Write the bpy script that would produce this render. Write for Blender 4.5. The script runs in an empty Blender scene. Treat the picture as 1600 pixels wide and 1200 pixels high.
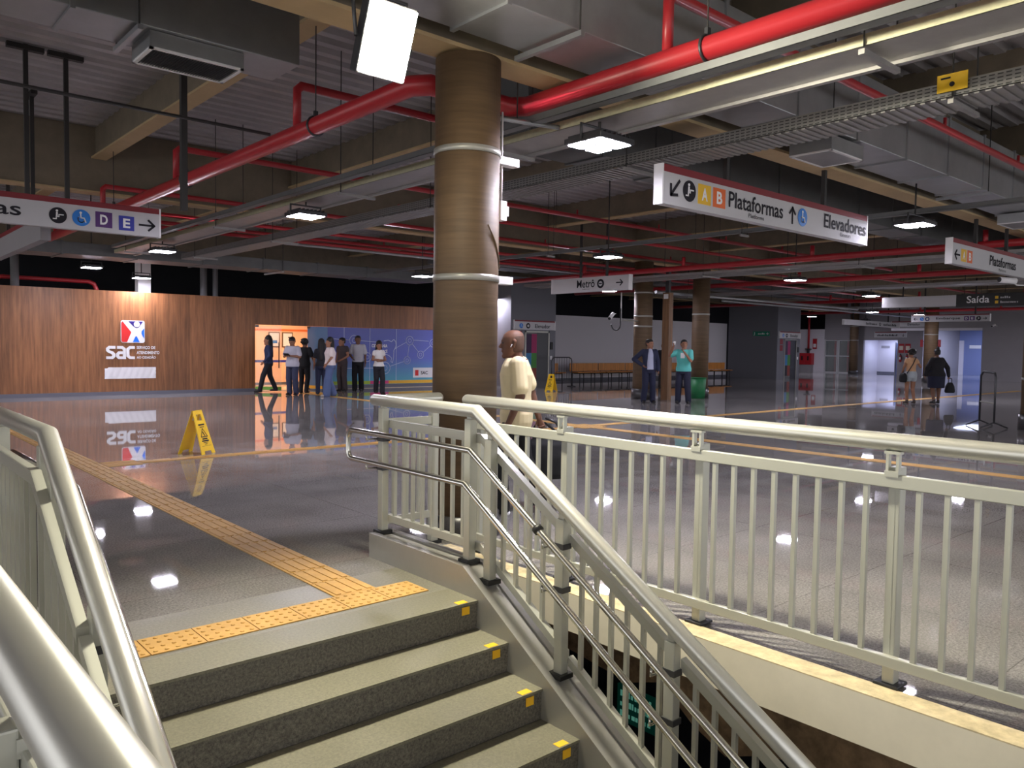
import bpy, bmesh, math, random
from mathutils import Vector, Matrix
random.seed(7)
SC = bpy.context.scene
COL = SC.collection
PI = math.pi

# ------------------------------------------------------------------ camera
# world axes: X runs along the back wall, Y runs away along the stair axis, Z up, concourse floor at z = 0
YAW, PITCH, ROLL, FPX, EYE = math.radians(48.684), math.radians(2.759), math.radians(.852), 1237.2, 1.5
_f = Vector((math.cos(YAW)*math.cos(PITCH), math.sin(YAW)*math.cos(PITCH), -math.sin(PITCH)))
_r0 = Vector((math.sin(YAW), -math.cos(YAW), 0)); _u0 = _r0.cross(_f)
_r = math.cos(ROLL)*_r0 + math.sin(ROLL)*_u0; _u = _r.cross(_f)
cam_data = bpy.data.cameras.new('camera'); cam = bpy.data.objects.new('camera', cam_data); COL.objects.link(cam)
cam.matrix_world = Matrix(((_r.x, _u.x, -_f.x, 0), (_r.y, _u.y, -_f.y, 0), (_r.z, _u.z, -_f.z, EYE), (0, 0, 0, 1)))
cam_data.sensor_fit = 'HORIZONTAL'; cam_data.sensor_width = 36; cam_data.lens = FPX/1600*36
cam_data.clip_start = .02; cam_data.clip_end = 300
SC.camera = cam

# ------------------------------------------------------------------ world, exposure
W = bpy.data.worlds.new('world'); SC.world = W; W.use_nodes = True
W.node_tree.nodes['Background'].inputs[0].default_value = (.61, .61, .62, 1)
W.node_tree.nodes['Background'].inputs[1].default_value = 3.0
SC.view_settings.view_transform = 'Standard'; SC.view_settings.look = 'None'
SC.view_settings.gamma = 1; SC.view_settings.use_curve_mapping = False
SC.view_settings.exposure = 0.0
LED_POWER, FLOOD_POWER = 320, 980

# ------------------------------------------------------------------ materials
def lin(c):
    return tuple((x/255/12.92 if x/255 <= .04045 else ((x/255+.055)/1.055)**2.4) for x in c)
MATS = {}
def mat(name, rgb, rough=.6, metal=0, spec=.5, noise=0, scale=20, emit=0, stretch=None, bump=0, alpha=None):
    """Principled material; noise mixes a darker and lighter tone through a 3D noise in object space."""
    m = bpy.data.materials.new(name); m.use_nodes = True; nt = m.node_tree; b = nt.nodes['Principled BSDF']
    c = lin(rgb)
    b.inputs['Base Color'].default_value = (*c, 1); b.inputs['Roughness'].default_value = rough
    b.inputs['Metallic'].default_value = metal; b.inputs['Specular IOR Level'].default_value = spec
    if noise or bump:
        tc = nt.nodes.new('ShaderNodeTexCoord'); mp = nt.nodes.new('ShaderNodeMapping'); no = nt.nodes.new('ShaderNodeTexNoise')
        nt.links.new(tc.outputs['Object'], mp.inputs[0]); nt.links.new(mp.outputs[0], no.inputs['Vector'])
        if stretch: mp.inputs['Scale'].default_value = stretch
        no.inputs['Scale'].default_value = scale; no.inputs['Detail'].default_value = 6; no.inputs['Roughness'].default_value = .65
        if noise:
            cr = nt.nodes.new('ShaderNodeValToRGB'); cr.color_ramp.elements[0].position = .3; cr.color_ramp.elements[1].position = .7
            cr.color_ramp.elements[0].color = (*[x*(1-noise) for x in c], 1); cr.color_ramp.elements[1].color = (*[min(1, x*(1+noise)) for x in c], 1)
            nt.links.new(no.outputs[0], cr.inputs[0]); nt.links.new(cr.outputs[0], b.inputs['Base Color'])
        if bump:
            bp = nt.nodes.new('ShaderNodeBump'); bp.inputs['Strength'].default_value = bump; bp.inputs['Distance'].default_value = .01
            nt.links.new(no.outputs[0], bp.inputs['Height']); nt.links.new(bp.outputs[0], b.inputs['Normal'])
    if emit:
        b.inputs['Emission Color'].default_value = (*c, 1); b.inputs['Emission Strength'].default_value = emit
    if alpha is not None: b.inputs['Alpha'].default_value = alpha
    MATS[name] = m
    return m
def nodes(m): return m.node_tree.nodes, m.node_tree.links, m.node_tree.nodes['Principled BSDF']

def floor_material(name, rgb, rough, tile, speck=.45, spec=.5):
    m = mat(name, rgb, rough, spec=spec); N, L, b = nodes(m); c = lin(rgb)
    tc = N.new('ShaderNodeTexCoord')
    no = N.new('ShaderNodeTexNoise'); no.inputs['Scale'].default_value = 70; no.inputs['Detail'].default_value = 5; no.inputs['Roughness'].default_value = .8
    no2 = N.new('ShaderNodeTexNoise'); no2.inputs['Scale'].default_value = 1.3; no2.inputs['Detail'].default_value = 4
    for n in (no, no2): L.new(tc.outputs['Object'], n.inputs['Vector'])
    cr = N.new('ShaderNodeValToRGB'); cr.color_ramp.elements[0].position = .35; cr.color_ramp.elements[1].position = .66
    cr.color_ramp.elements[0].color = (*[x*(1-speck) for x in c], 1); cr.color_ramp.elements[1].color = (*[x*(1+speck) for x in c], 1)
    L.new(no.outputs[0], cr.inputs[0])
    mr = N.new('ShaderNodeMapRange'); mr.inputs[1].default_value = .3; mr.inputs[2].default_value = .7; mr.inputs[3].default_value = .8; mr.inputs[4].default_value = 1.15
    L.new(no2.outputs[0], mr.inputs[0])
    mx = N.new('ShaderNodeMix'); mx.data_type = 'RGBA'; mx.blend_type = 'MULTIPLY'; mx.inputs[0].default_value = 1
    L.new(cr.outputs[0], mx.inputs[6]); L.new(mr.outputs[0], mx.inputs[7]); out = mx.outputs[2]
    if tile:
        br = N.new('ShaderNodeTexBrick'); br.offset = 0; br.inputs['Scale'].default_value = 1; br.inputs['Brick Width'].default_value = tile
        br.inputs['Row Height'].default_value = tile; br.inputs['Mortar Size'].default_value = .003; br.inputs['Mortar Smooth'].default_value = 0
        br.inputs['Color1'].default_value = (1, 1, 1, 1); br.inputs['Color2'].default_value = (.93, .93, .93, 1); br.inputs['Mortar'].default_value = (.6, .59, .58, 1)
        L.new(tc.outputs['Object'], br.inputs['Vector'])
        m2 = N.new('ShaderNodeMix'); m2.data_type = 'RGBA'; m2.blend_type = 'MULTIPLY'; m2.inputs[0].default_value = 1
        L.new(out, m2.inputs[6]); L.new(br.outputs[0], m2.inputs[7]); out = m2.outputs[2]
    L.new(out, b.inputs['Base Color'])
    r = N.new('ShaderNodeMapRange'); r.inputs[1].default_value = .3; r.inputs[2].default_value = .7; r.inputs[3].default_value = rough*.75; r.inputs[4].default_value = rough*1.3
    L.new(no2.outputs[0], r.inputs[0]); L.new(r.outputs[0], b.inputs['Roughness'])
    return m
def wood_material(name, rgb, axis, board=0, rough=.45, lo=.62, hi=1.3):
    """grain stretched along an axis ('z' vertical boards, 'h' rings round a column)"""
    m = mat(name, rgb, rough); N, L, b = nodes(m); c = lin(rgb)
    tc = N.new('ShaderNodeTexCoord'); mp = N.new('ShaderNodeMapping'); L.new(tc.outputs['Object'], mp.inputs[0])
    mp.inputs['Scale'].default_value = (9, 9, .55) if axis == 'z' else (.8, .8, 13)
    no = N.new('ShaderNodeTexNoise'); no.inputs['Scale'].default_value = 2.2; no.inputs['Detail'].default_value = 8; no.inputs['Roughness'].default_value = .62
    L.new(mp.outputs[0], no.inputs['Vector'])
    cr = N.new('ShaderNodeValToRGB'); cr.color_ramp.elements[0].position = .32; cr.color_ramp.elements[1].position = .68
    cr.color_ramp.elements[0].color = (*[x*lo for x in c], 1); cr.color_ramp.elements[1].color = (*[x*hi for x in c], 1)
    L.new(no.outputs[0], cr.inputs[0]); out = cr.outputs[0]
    if board:
        sx = N.new('ShaderNodeSeparateXYZ'); L.new(tc.outputs['Object'], sx.inputs[0])
        dv = N.new('ShaderNodeMath'); dv.operation = 'DIVIDE'; dv.inputs[1].default_value = board; L.new(sx.outputs[0], dv.inputs[0])
        fl = N.new('ShaderNodeMath'); fl.operation = 'FLOOR'; L.new(dv.outputs[0], fl.inputs[0])
        wn = N.new('ShaderNodeTexWhiteNoise'); wn.noise_dimensions = '1D'; L.new(fl.outputs[0], wn.inputs['W'])
        mr = N.new('ShaderNodeMapRange'); mr.inputs[3].default_value = .72; mr.inputs[4].default_value = 1.22; L.new(wn.outputs[0], mr.inputs[0])
        m2 = N.new('ShaderNodeMix'); m2.data_type = 'RGBA'; m2.blend_type = 'MULTIPLY'; m2.inputs[0].default_value = 1
        L.new(out, m2.inputs[6]); L.new(mr.outputs[0], m2.inputs[7]); out = m2.outputs[2]
    L.new(out, b.inputs['Base Color'])
    return m
M = {}
M['floor'] = floor_material('polished_granite', (150, 146, 143), .024, 1.2, spec=.5)
M['landing'] = floor_material('honed_granite', (126, 122, 110), .42, 0, .3)
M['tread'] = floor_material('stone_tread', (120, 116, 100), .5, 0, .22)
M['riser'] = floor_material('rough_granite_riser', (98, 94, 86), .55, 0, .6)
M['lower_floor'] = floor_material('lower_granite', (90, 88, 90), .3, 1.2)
M['cream'] = mat('cream_paint', (222, 214, 196), .7, noise=.06, scale=4)
M['strip'] = mat('worn_stone_strip', (196, 180, 146), .7, noise=.28, scale=14)
M['kerb'] = mat('grey_kerb_steel', (168, 166, 160), .38, metal=.35, noise=.05, scale=5)
M['rail'] = mat('silver_painted_aluminium', (206, 205, 198), .3, metal=.55)
M['bar'] = mat('satin_aluminium_bar', (182, 182, 172), .38, metal=.35)
M['chrome'] = mat('polished_steel', (214, 212, 206), .2, metal=1)
M['black'] = mat('black_plastic', (22, 22, 24), .5)
M['wood_wall'] = wood_material('vertical_board_wood', (142, 93, 58), 'z', .62)
M['wood_column'] = wood_material('wrapped_wood_veneer', (100, 79, 57), 'h', lo=.78, hi=1.16, rough=.62)
M['wood_pillar'] = wood_material('dark_wood_veneer', (120, 84, 52), 'z')
M['plinth'] = mat('dark_granite', (62, 60, 62), .3, noise=.3, scale=60)
M['skirting'] = mat('grey_skirting', (104, 104, 116), .4)
M['deck'] = mat('galvanised_deck', (176, 172, 174), .45, metal=.25, noise=.1, scale=2)
M['beam'] = mat('beam_paint', (126, 114, 97), .75, noise=.14, scale=3)
M['flange'] = mat('beam_flange_paint', (190, 164, 124), .7, noise=.08, scale=3)
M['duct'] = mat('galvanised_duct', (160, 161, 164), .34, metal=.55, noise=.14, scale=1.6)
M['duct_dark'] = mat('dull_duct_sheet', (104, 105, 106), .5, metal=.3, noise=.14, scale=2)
M['tray'] = mat('galvanised_tray', (150, 147, 146), .4, metal=.4, noise=.08, scale=6)
M['lip'] = mat('lit_tray_rim', (196, 192, 162), .45, metal=.3, noise=.1, scale=20)  # yellowish light on the near rim is put into this colour
M['red'] = mat('red_pipe_paint', (176, 42, 50), .36)
M['red_dark'] = mat('red_band', (128, 30, 40), .5)
M['rod'] = mat('dark_rod', (62, 60, 60), .6, metal=.4)
M['white'] = mat('white_plastic', (232, 230, 232), .5)
M['sign'] = mat('sign_panel_grey', (196, 194, 198), .75, spec=.2)
M['ink'] = mat('sign_ink', (46, 44, 50), .8, spec=.15)
M['whiteink'] = mat('white_lettering', (240, 238, 240), .5)
M['yellow'] = mat('yellow_signal', (236, 190, 24), .45)
M['sign_yellow'] = mat('sign_amber_square', (232, 184, 40), .5)
M['sign_orange'] = mat('sign_orange_square', (226, 104, 40), .5)
M['sign_purple'] = mat('sign_purple_square', (82, 40, 110), .5)
M['sign_blue'] = mat('sign_blue_square', (48, 54, 160), .5)
M['blue'] = mat('access_blue', (26, 118, 206), .5)
M['tactile'] = mat('tactile_tile', (198, 154, 84), .6, noise=.1, scale=8)
M['tag'] = mat('yellow_sticker', (238, 184, 30), .6)
M['greywall'] = mat('grey_wall_paint', (150, 146, 150), .75, noise=.03, scale=2)
M['elev'] = mat('elevator_shaft_paint', (112, 112, 120), .6)
M['whitewall'] = mat('white_wall_paint', (214, 210, 218), .75)
M['dark'] = mat('dark_backdrop', (40, 40, 46), .9)  # near-black tone stands in for the unlit space behind the hall
M['bluewall'] = mat('blue_shutter', (120, 132, 176), .6)
M['peach'] = mat('peach_wall', (246, 200, 164), .8)
M['bench'] = wood_material('bench_wood', (206, 138, 66), 'z')
M['green'] = mat('green_plastic', (24, 108, 62), .5)
M['exit'] = mat('exit_sign_green', (18, 130, 98), .4)
M['glass'] = mat('clear_glass', (235, 245, 245), .03, spec=.5, alpha=.14)
M['steel_dark'] = mat('dark_steel', (70, 70, 74), .4, metal=.5)
M['concrete'] = mat('rough_concrete', (128, 104, 78), .9, noise=.45, scale=9, bump=.8)
M['led'] = mat('led_emitter', (238, 234, 252), emit=LED_POWER)
M['flood'] = mat('flood_emitter', (255, 248, 222), emit=FLOOD_POWER)
M['panel_light'] = mat('room_lamp', (255, 214, 174), emit=15)
M['cool_light'] = mat('corridor_lamp', (208, 218, 255), emit=15)

# ------------------------------------------------------------------ mesh builder
WL = {}
def wloc(o): return WL.get(o.name, Vector((0, 0, 0))) if o else Vector((0, 0, 0))
def rot_axes(d):
    d = Vector(d).normalized(); a = Vector((0, 0, 1)) if abs(d.z) < .9 else Vector((1, 0, 0))
    x = a.cross(d).normalized(); return x, d.cross(x)
class MB:
    def __init__(s): s.v = []; s.f = []; s.m = []; s.sm = []
    def add(s, vs, fs, mi=0, smooth=False):
        o = len(s.v); s.v += [Vector(p) for p in vs]
        for f in fs: s.f.append([i+o for i in f]); s.m.append(mi); s.sm.append(smooth)
        return s
    def box(s, x0, x1, y0, y1, z0, z1, mi=0, bev=0):
        return s.obox(Vector(((x0+x1)/2, (y0+y1)/2, (z0+z1)/2)), (1, 0, 0), (0, 1, 0), (0, 0, 1), abs(x1-x0)/2, abs(y1-y0)/2, abs(z1-z0)/2, mi, bev)
    def obox(s, c, ex, ey, ez, a, b, d, mi=0, bev=0):
        c = Vector(c); ex = Vector(ex)*a; ey = Vector(ey)*b; ez = Vector(ez)*d
        vs = [c+ex*i+ey*j+ez*k for k in (-1, 1) for j in (-1, 1) for i in (-1, 1)]
        fs = [(0, 2, 3, 1), (4, 5, 7, 6), (0, 1, 5, 4), (2, 6, 7, 3), (0, 4, 6, 2), (1, 3, 7, 5)]
        if bev:
            bm = bmesh.new(); bv = [bm.verts.new(p) for p in vs]
            for f in fs: bm.faces.new([bv[i] for i in f])
            bmesh.ops.bevel(bm, geom=list(bm.edges), offset=bev, segments=2, affect='EDGES', profile=.5)
            bm.verts.index_update()
            s.add([v.co.copy() for v in bm.verts], [[v.index for v in f.verts] for f in bm.faces], mi); bm.free(); return s
        return s.add(vs, fs, mi)
    def prism(s, pts, off, mi=0):
        """closed polygon of 3D points extruded by the vector off"""
        n = len(pts); off = Vector(off); a = [Vector(p) for p in pts]; b = [p+off for p in a]
        nrm = Vector((0, 0, 0))
        for i in range(n): nrm += a[i].cross(a[(i+1) % n])
        if nrm.dot(off) > 0: a, b = list(reversed(a)), list(reversed(b))
        return s.add(a+b, [list(range(n)), list(range(2*n-1, n-1, -1))]+[[i, i+n, (i+1) % n+n, (i+1) % n] for i in range(n)], mi)
    def tube(s, path, r, n=12, mi=0, closed=False, cap=True, sy=1):
        P = [Vector(p) for p in path]; K = len(P)
        T = [(P[(i+1) % K]-P[i]).normalized() for i in range(K if closed else K-1)]
        x, y = rot_axes(T[0]); vs = []
        rr = r if isinstance(r, (list, tuple)) else [r]*K
        for i in range(K):
            tin = T[i-1] if (i > 0 or closed) else T[0]; tout = T[i % len(T)] if (i < K-1 or closed) else T[-1]
            nn = tin+tout
            for j in range(n):
                a = 2*PI*j/n; o = (x*math.cos(a)+y*math.sin(a)*sy)*rr[i]
                d = nn.dot(tin)
                if d > .05: o = o-tin*(nn.dot(o)/d)
                vs.append(P[i]+o)
            q = tin.rotation_difference(tout); x = q @ x; y = q @ y
        fs = []
        for i in range(K if closed else K-1):
            for j in range(n):
                a, b = i*n+j, i*n+(j+1) % n; c, d = ((i+1) % K)*n+(j+1) % n, ((i+1) % K)*n+j
                fs.append((a, b, c, d))
        s.add(vs, fs, mi, True)
        if cap and not closed:
            o = len(s.v)-len(vs)
            s.f.append([o+j for j in range(n-1, -1, -1)]); s.m.append(mi); s.sm.append(False)
            s.f.append([o+(K-1)*n+j for j in range(n)]); s.m.append(mi); s.sm.append(False)
        return s
    def cyl(s, p0, p1, r0, r1=None, n=24, mi=0): return s.tube([p0, p1], [r0, r0 if r1 is None else r1], n, mi)
    def capsule(s, p0, p1, r0, r1=None, n=14, mi=0):
        p0 = Vector(p0); p1 = Vector(p1); r1 = r0 if r1 is None else r1
        d = (p1-p0); L = d.length; d = d/L if L > 1e-6 else Vector((0, 0, 1)); pts = []; rs = []
        for k in range(5): a = PI/2*(k/5+.04); pts.append(p0-d*r0*math.cos(a)); rs.append(r0*math.sin(a))
        for k in range(6): a = PI/2*(k/5); pts.append(p1+d*r1*math.sin(a)); rs.append(max(r1*math.cos(a), .0008))
        return s.tube(pts, rs, n, mi)
    def loft(s, rings, n=22, mi=0):
        vs = []; K = len(rings)
        for (c, rx, ry) in rings:
            for j in range(n): a = 2*PI*j/n; vs.append(Vector((c[0]+rx*math.cos(a), c[1]+ry*math.sin(a), c[2])))
        fs = [(i*n+j, i*n+(j+1) % n, (i+1)*n+(j+1) % n, (i+1)*n+j) for i in range(K-1) for j in range(n)]
        fs += [list(range(n-1, -1, -1)), [(K-1)*n+j for j in range(n)]]
        return s.add(vs, fs, mi, True)
    def map(s, fn): s.v = [Vector(fn(p)) for p in s.v]; return s
    def mesh(s, name, mats, off=Vector((0, 0, 0))):
        me = bpy.data.meshes.new(name); me.from_pydata([tuple(p-off) for p in s.v], [], s.f)
        for m in (mats if isinstance(mats, (list, tuple)) else [mats]): me.materials.append(m)
        for p, mi, sm in zip(me.polygons, s.m, s.sm): p.material_index = mi; p.use_smooth = sm
        me.update(); return me
    def build(s, name, mats, parent=None, local=False):
        off = Vector((0, 0, 0)) if local else wloc(parent)
        o = bpy.data.objects.new(name, s.mesh(name, mats, off)); COL.objects.link(o)
        if parent: o.parent = parent; WL[o.name] = wloc(parent)
        return o
def tag(o, label=None, cat=None, group=None, kind=None):
    if label: o['label'] = label
    if cat: o['category'] = cat
    if group: o['group'] = group
    if kind: o['kind'] = kind
    return o
def thing(name, loc, label, cat, group=None, kind='thing', rz=0):
    o = bpy.data.objects.new(name, None); COL.objects.link(o); o.location = loc; o.rotation_euler = (0, 0, rz); o.empty_display_size = .1
    WL[o.name] = Vector(loc); return tag(o, label, cat, group, kind)
def struct(name, mb, m, label=None):
    o = mb.build(name, m); o['kind'] = 'structure'
    if label: o['label'] = label; o['category'] = name.split('_')[0]
    return o
def dup(root, loc, label=None, rz=None):
    r = root.copy(); COL.objects.link(r); r.location = loc; WL[r.name] = Vector(loc)
    if rz is not None: r.rotation_euler = (0, 0, rz)
    if label: r['label'] = label
    for ch in list(root.children):
        c = ch.copy(); COL.objects.link(c); c.parent = r
        for g in list(ch.children):
            d = g.copy(); COL.objects.link(d); d.parent = c
    return r

class Frame:
    """flat face: s runs along ex (reading direction), d outward along en, z up"""
    def __init__(f, o, ex, en): f.o = Vector(o); f.ex = Vector(ex); f.en = Vector(en); f.ez = Vector((0, 0, 1))
    def p(f, s, z, d=0): return f.o+f.ex*s+f.ez*z+f.en*d
    def box(f, mb, s0, s1, z0, z1, d0, d1, mi=0, bev=0):
        return mb.obox(f.p((s0+s1)/2, (z0+z1)/2, (d0+d1)/2), f.ex, f.en, f.ez, (s1-s0)/2, (d1-d0)/2, (z1-z0)/2, mi, bev)
    def poly(f, mb, pts, d, t=.004, mi=0): return mb.prism([f.p(a, b, d) for a, b in pts], f.en*t, mi)
    def disc(f, mb, s, z, r, d, t=.004, n=28, mi=0):
        return f.poly(mb, [(s+r*math.cos(2*PI*k/n), z+r*math.sin(2*PI*k/n)) for k in range(n)], d, t, mi)
    def stroke(f, mb, pts, w, d, t=.004, mi=0, closed=False):
        pts = list(pts)+([pts[0]] if closed else [])
        for (a, b), (c, e) in zip(pts[:-1], pts[1:]):
            L = math.hypot(c-a, e-b)
            if L < 1e-6: continue
            nx, nz = -(e-b)/L*w/2, (c-a)/L*w/2; tx, tz = (c-a)/L*w*.3, (e-b)/L*w*.3
            f.poly(mb, [(a-tx+nx, b-tz+nz), (a-tx-nx, b-tz-nz), (c+tx-nx, e+tz-nz), (c+tx+nx, e+tz+nz)], d, t, mi)
        return mb
    def ribbon(f, mb, pts, w, d, t, mi=0):
        """one mitred band along a polyline, extruded outward"""
        n = len(pts); lt = []; rt = []
        for i in range(n):
            a = Vector(pts[max(i-1, 0)]); b = Vector(pts[i]); c = Vector(pts[min(i+1, n-1)])
            d1 = (b-a).normalized() if i else (c-b).normalized(); d2 = (c-b).normalized() if i < n-1 else d1
            m = (d1+d2).normalized(); nn = Vector((-m.y, m.x)); k = w/2/max(.5, nn.dot(Vector((-d1.y, d1.x))))
            lt.append(b+nn*k); rt.append(b-nn*k)
        q = lt+rt[::-1]; N2 = 2*n
        vs = [f.p(p.x, p.y, d+e) for e in (0, t) for p in q]; fs = []
        for i in range(n-1): fs += [(N2+i, N2+i+1, N2+N2-2-i, N2+N2-1-i), (N2-1-i, N2-2-i, i+1, i)]
        fs += [(i, (i+1) % N2, N2+(i+1) % N2, N2+i) for i in range(N2)]
        return mb.add(vs, fs, mi)
    def ring(f, mb, s, z, r, w, d, a0=0, a1=2*PI, n=28, mi=0):
        return f.stroke(mb, [(s+r*math.cos(a0+(a1-a0)*k/n), z+r*math.sin(a0+(a1-a0)*k/n)) for k in range(n+1)], w, d, mi=mi)
def text_mb(f, body, s0, z0, w, h, d, bold=0, t=.003):
    """lettering fitted into the box s0..s0+w, z0..z0+h of a frame"""
    cu = bpy.data.curves.new('lettering', 'FONT'); cu.body = body; cu.size = 1; cu.offset = bold; cu.resolution_u = 3; cu.extrude = 0
    ob = bpy.data.objects.new('lettering', cu); COL.objects.link(ob)
    dg = bpy.context.evaluated_depsgraph_get(); me = bpy.data.meshes.new_from_object(ob.evaluated_get(dg))
    xs = [v.co.x for v in me.vertices]; ys = [v.co.y for v in me.vertices]
    x0, x1, y0, y1 = min(xs), max(xs), min(ys), max(ys); mb = MB()
    mb.add([f.p(s0+(v.co.x-x0)/(x1-x0)*w, z0+(v.co.y-y0)/(y1-y0)*h, d+t) for v in me.vertices], [list(p.vertices) for p in me.polygons])
    bpy.data.objects.remove(ob); bpy.data.curves.remove(cu); bpy.data.meshes.remove(me)
    return mb
def bake(mb, name, m, voxel, parent, iters=6, label=None):
    """one continuous skin over the shells of mb"""
    tmp = bpy.data.objects.new('tmp', mb.mesh('tmp', m)); COL.objects.link(tmp)
    r = tmp.modifiers.new('r', 'REMESH'); r.mode = 'VOXEL'; r.voxel_size = voxel; r.use_smooth_shade = True
    s = tmp.modifiers.new('s', 'SMOOTH'); s.factor = .5; s.iterations = iters
    dg = bpy.context.evaluated_depsgraph_get(); me = bpy.data.meshes.new_from_object(tmp.evaluated_get(dg)); me.name = name
    bpy.data.objects.remove(tmp)
    if not me.materials: me.materials.append(m)
    o = bpy.data.objects.new(name, me); COL.objects.link(o); o.parent = parent; WL[o.name] = wloc(parent)
    if label: o['label'] = label
    return o

# ================================================================== SETTING
# ---- concourse slab with the stairwell opening
def slab(us, vs, keep, z0, z1, topmat):
    mb = MB(); nu, nv = len(us)-1, len(vs)-1
    K = lambda i, j: 0 <= i < nu and 0 <= j < nv and keep(i, j)
    for i in range(nu):
        for j in range(nv):
            if not K(i, j): continue
            a, b, c, d = us[i], us[i+1], vs[j], vs[j+1]
            mb.add([(a, c, z1), (b, c, z1), (b, d, z1), (a, d, z1)], [(0, 1, 2, 3)], topmat(i, j))
            mb.add([(a, c, z0), (b, c, z0), (b, d, z0), (a, d, z0)], [(3, 2, 1, 0)], 1)
            if not K(i-1, j): mb.add([(a, c, z0), (a, d, z0), (a, d, z1), (a, c, z1)], [(3, 2, 1, 0)], 1)
            if not K(i+1, j): mb.add([(b, c, z0), (b, d, z0), (b, d, z1), (b, c, z1)], [(0, 1, 2, 3)], 1)
            if not K(i, j-1): mb.add([(a, c, z0), (b, c, z0), (b, c, z1), (a, c, z1)], [(0, 1, 2, 3)], 1)
            if not K(i, j+1): mb.add([(a, d, z0), (b, d, z0), (b, d, z1), (a, d, z1)], [(3, 2, 1, 0)], 1)
    return mb
VOID0, VOID1, HEADV = .34, 3.41, 4.72
fl = slab([-12, VOID0, .6, .8, 2.9, 3.1, VOID1, 66], [-9, 3.86, 4.45, HEADV, 36],
          lambda i, j: j == 3 or i in (0, 6) or (j in (1, 2) and i in (2, 3, 4)), -.23, 0, lambda i, j: 2 if (j == 1 and i in (2, 3, 4)) else 0)
struct('floor', fl, [M['floor'], M['cream'], M['landing']])
struct('trim_1', MB().box(VOID1, 3.555, -8, HEADV, 0, .006), M['strip'])
struct('trim_2', MB().box(.2, VOID0, -8, HEADV, 0, .006), M['strip'])
# ---- lower level seen through the gap
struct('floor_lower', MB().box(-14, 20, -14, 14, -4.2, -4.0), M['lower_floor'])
bmx = MB()
n = 60
for k in range(n):                                                  # rough broken lower edge of the beam under the slab
    a, b = -8+k*.22, -8+(k+1)*.22
    edge = lambda q, v: (-.61 if v < 2.6 else -.47)+.05*math.sin(q*1.7)+.03*math.sin(q*4.1)
    za, zb = edge(k, a), edge(k+1, b)
    bmx.prism([(3.62, a, -.23), (3.62, b, -.23), (3.62, b, zb), (3.62, a, za)], (.3, 0, 0))
struct('trim_3', bmx, M['concrete'])
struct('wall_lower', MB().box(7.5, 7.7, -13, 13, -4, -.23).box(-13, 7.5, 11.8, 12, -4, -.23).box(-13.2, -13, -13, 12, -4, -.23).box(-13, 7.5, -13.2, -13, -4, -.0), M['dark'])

# ---- ceiling: ribbed steel deck on beams and girders
dk = MB(); prof = []
y = -8.0
while y < 34.5: prof += [(y, 5.1), (y+.12, 5.1), (y+.16, 5.17), (y+.26, 5.17)]; y += .30
for (a, za), (b, zb) in zip(prof[:-1], prof[1:]): dk.add([(-12, a, za), (62, a, za), (62, b, zb), (-12, b, zb)], [(3, 2, 1, 0)])
struct('ceiling', dk, M['deck'])
def beam(u0, u1, v0, v1, z0, z1, fw):
    mb = MB(); mb.box(u0, u1, v0, v1, z0+.03, z1)
    if u1-u0 < v1-v0: mb.box((u0+u1)/2-fw/2, (u0+u1)/2+fw/2, v0, v1, z0, z0+.03, 1)
    else: mb.box(u0, u1, (v0+v1)/2-fw/2, (v0+v1)/2+fw/2, z0, z0+.03, 1)
    return mb
for k in range(-3, 16):
    u = 3.7+3.57*k
    struct('ceiling_beam', beam(u-.05, u+.05, -8, 34, 4.58, 5.12, .24), [M['beam'], M['flange']])
for v in (-5.2, 4.95, 15.1, 25.3):
    struct('girder', beam(-12, 60, v-.1, v+.1, 3.72 if v < 10 else 4.0, 5.11, .3), [M['beam'], M['flange']])

# ---- the boarded back wall with its doorway and glazed end
VB = 23.2
w = MB()
for (a, b, c, d) in ((-12, 10.0, 0, 2.82), (10.0, 17.4, 2.03, 2.82)): w.box(a, b, VB, VB+.14, c, d)
struct('wall_back', w, M['wood_wall'])
struct('baseboard_back', MB().box(-12, 10.0, VB-.015, VB, 0, .1), M['skirting'])
# lit office behind the doorway
struct('wall_office', MB().box(8.6, 18.6, 26.4, 26.5, 0, 2.66).box(8.5, 8.6, VB+.14, 26.4, 0, 2.66).box(18.6, 18.7, VB+.14, 26.4, 0, 2.66).box(17.4, 18.7, VB+.02, VB+.14, 0, 2.66), M['peach'])
struct('ceiling_office', MB().box(8.5, 18.7, VB+.14, 26.5, 2.66, 2.74), M['white'])
struct('floor_office', MB().box(8.6, 18.6, VB, 26.4, 0, .012), mat('office_tile', (214, 196, 170), .25))
struct('baseboard_office', MB().box(8.6, 18.6, 26.38, 26.4, .012, .1), M['skirting'])
# ---- walls to the right of the wood column
struct('wall_white', MB().box(21.1, 36.9, 24.5, 24.62, 0, 2.86), M['whitewall'])
struct('baseboard_white', MB().box(21.1, 36.9, 24.485, 24.5, 0, .12), M['skirting'])
struct('wall_far', MB().box(-12, 62, 33.5, 33.7, 0, 5.1), M['dark'])
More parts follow.
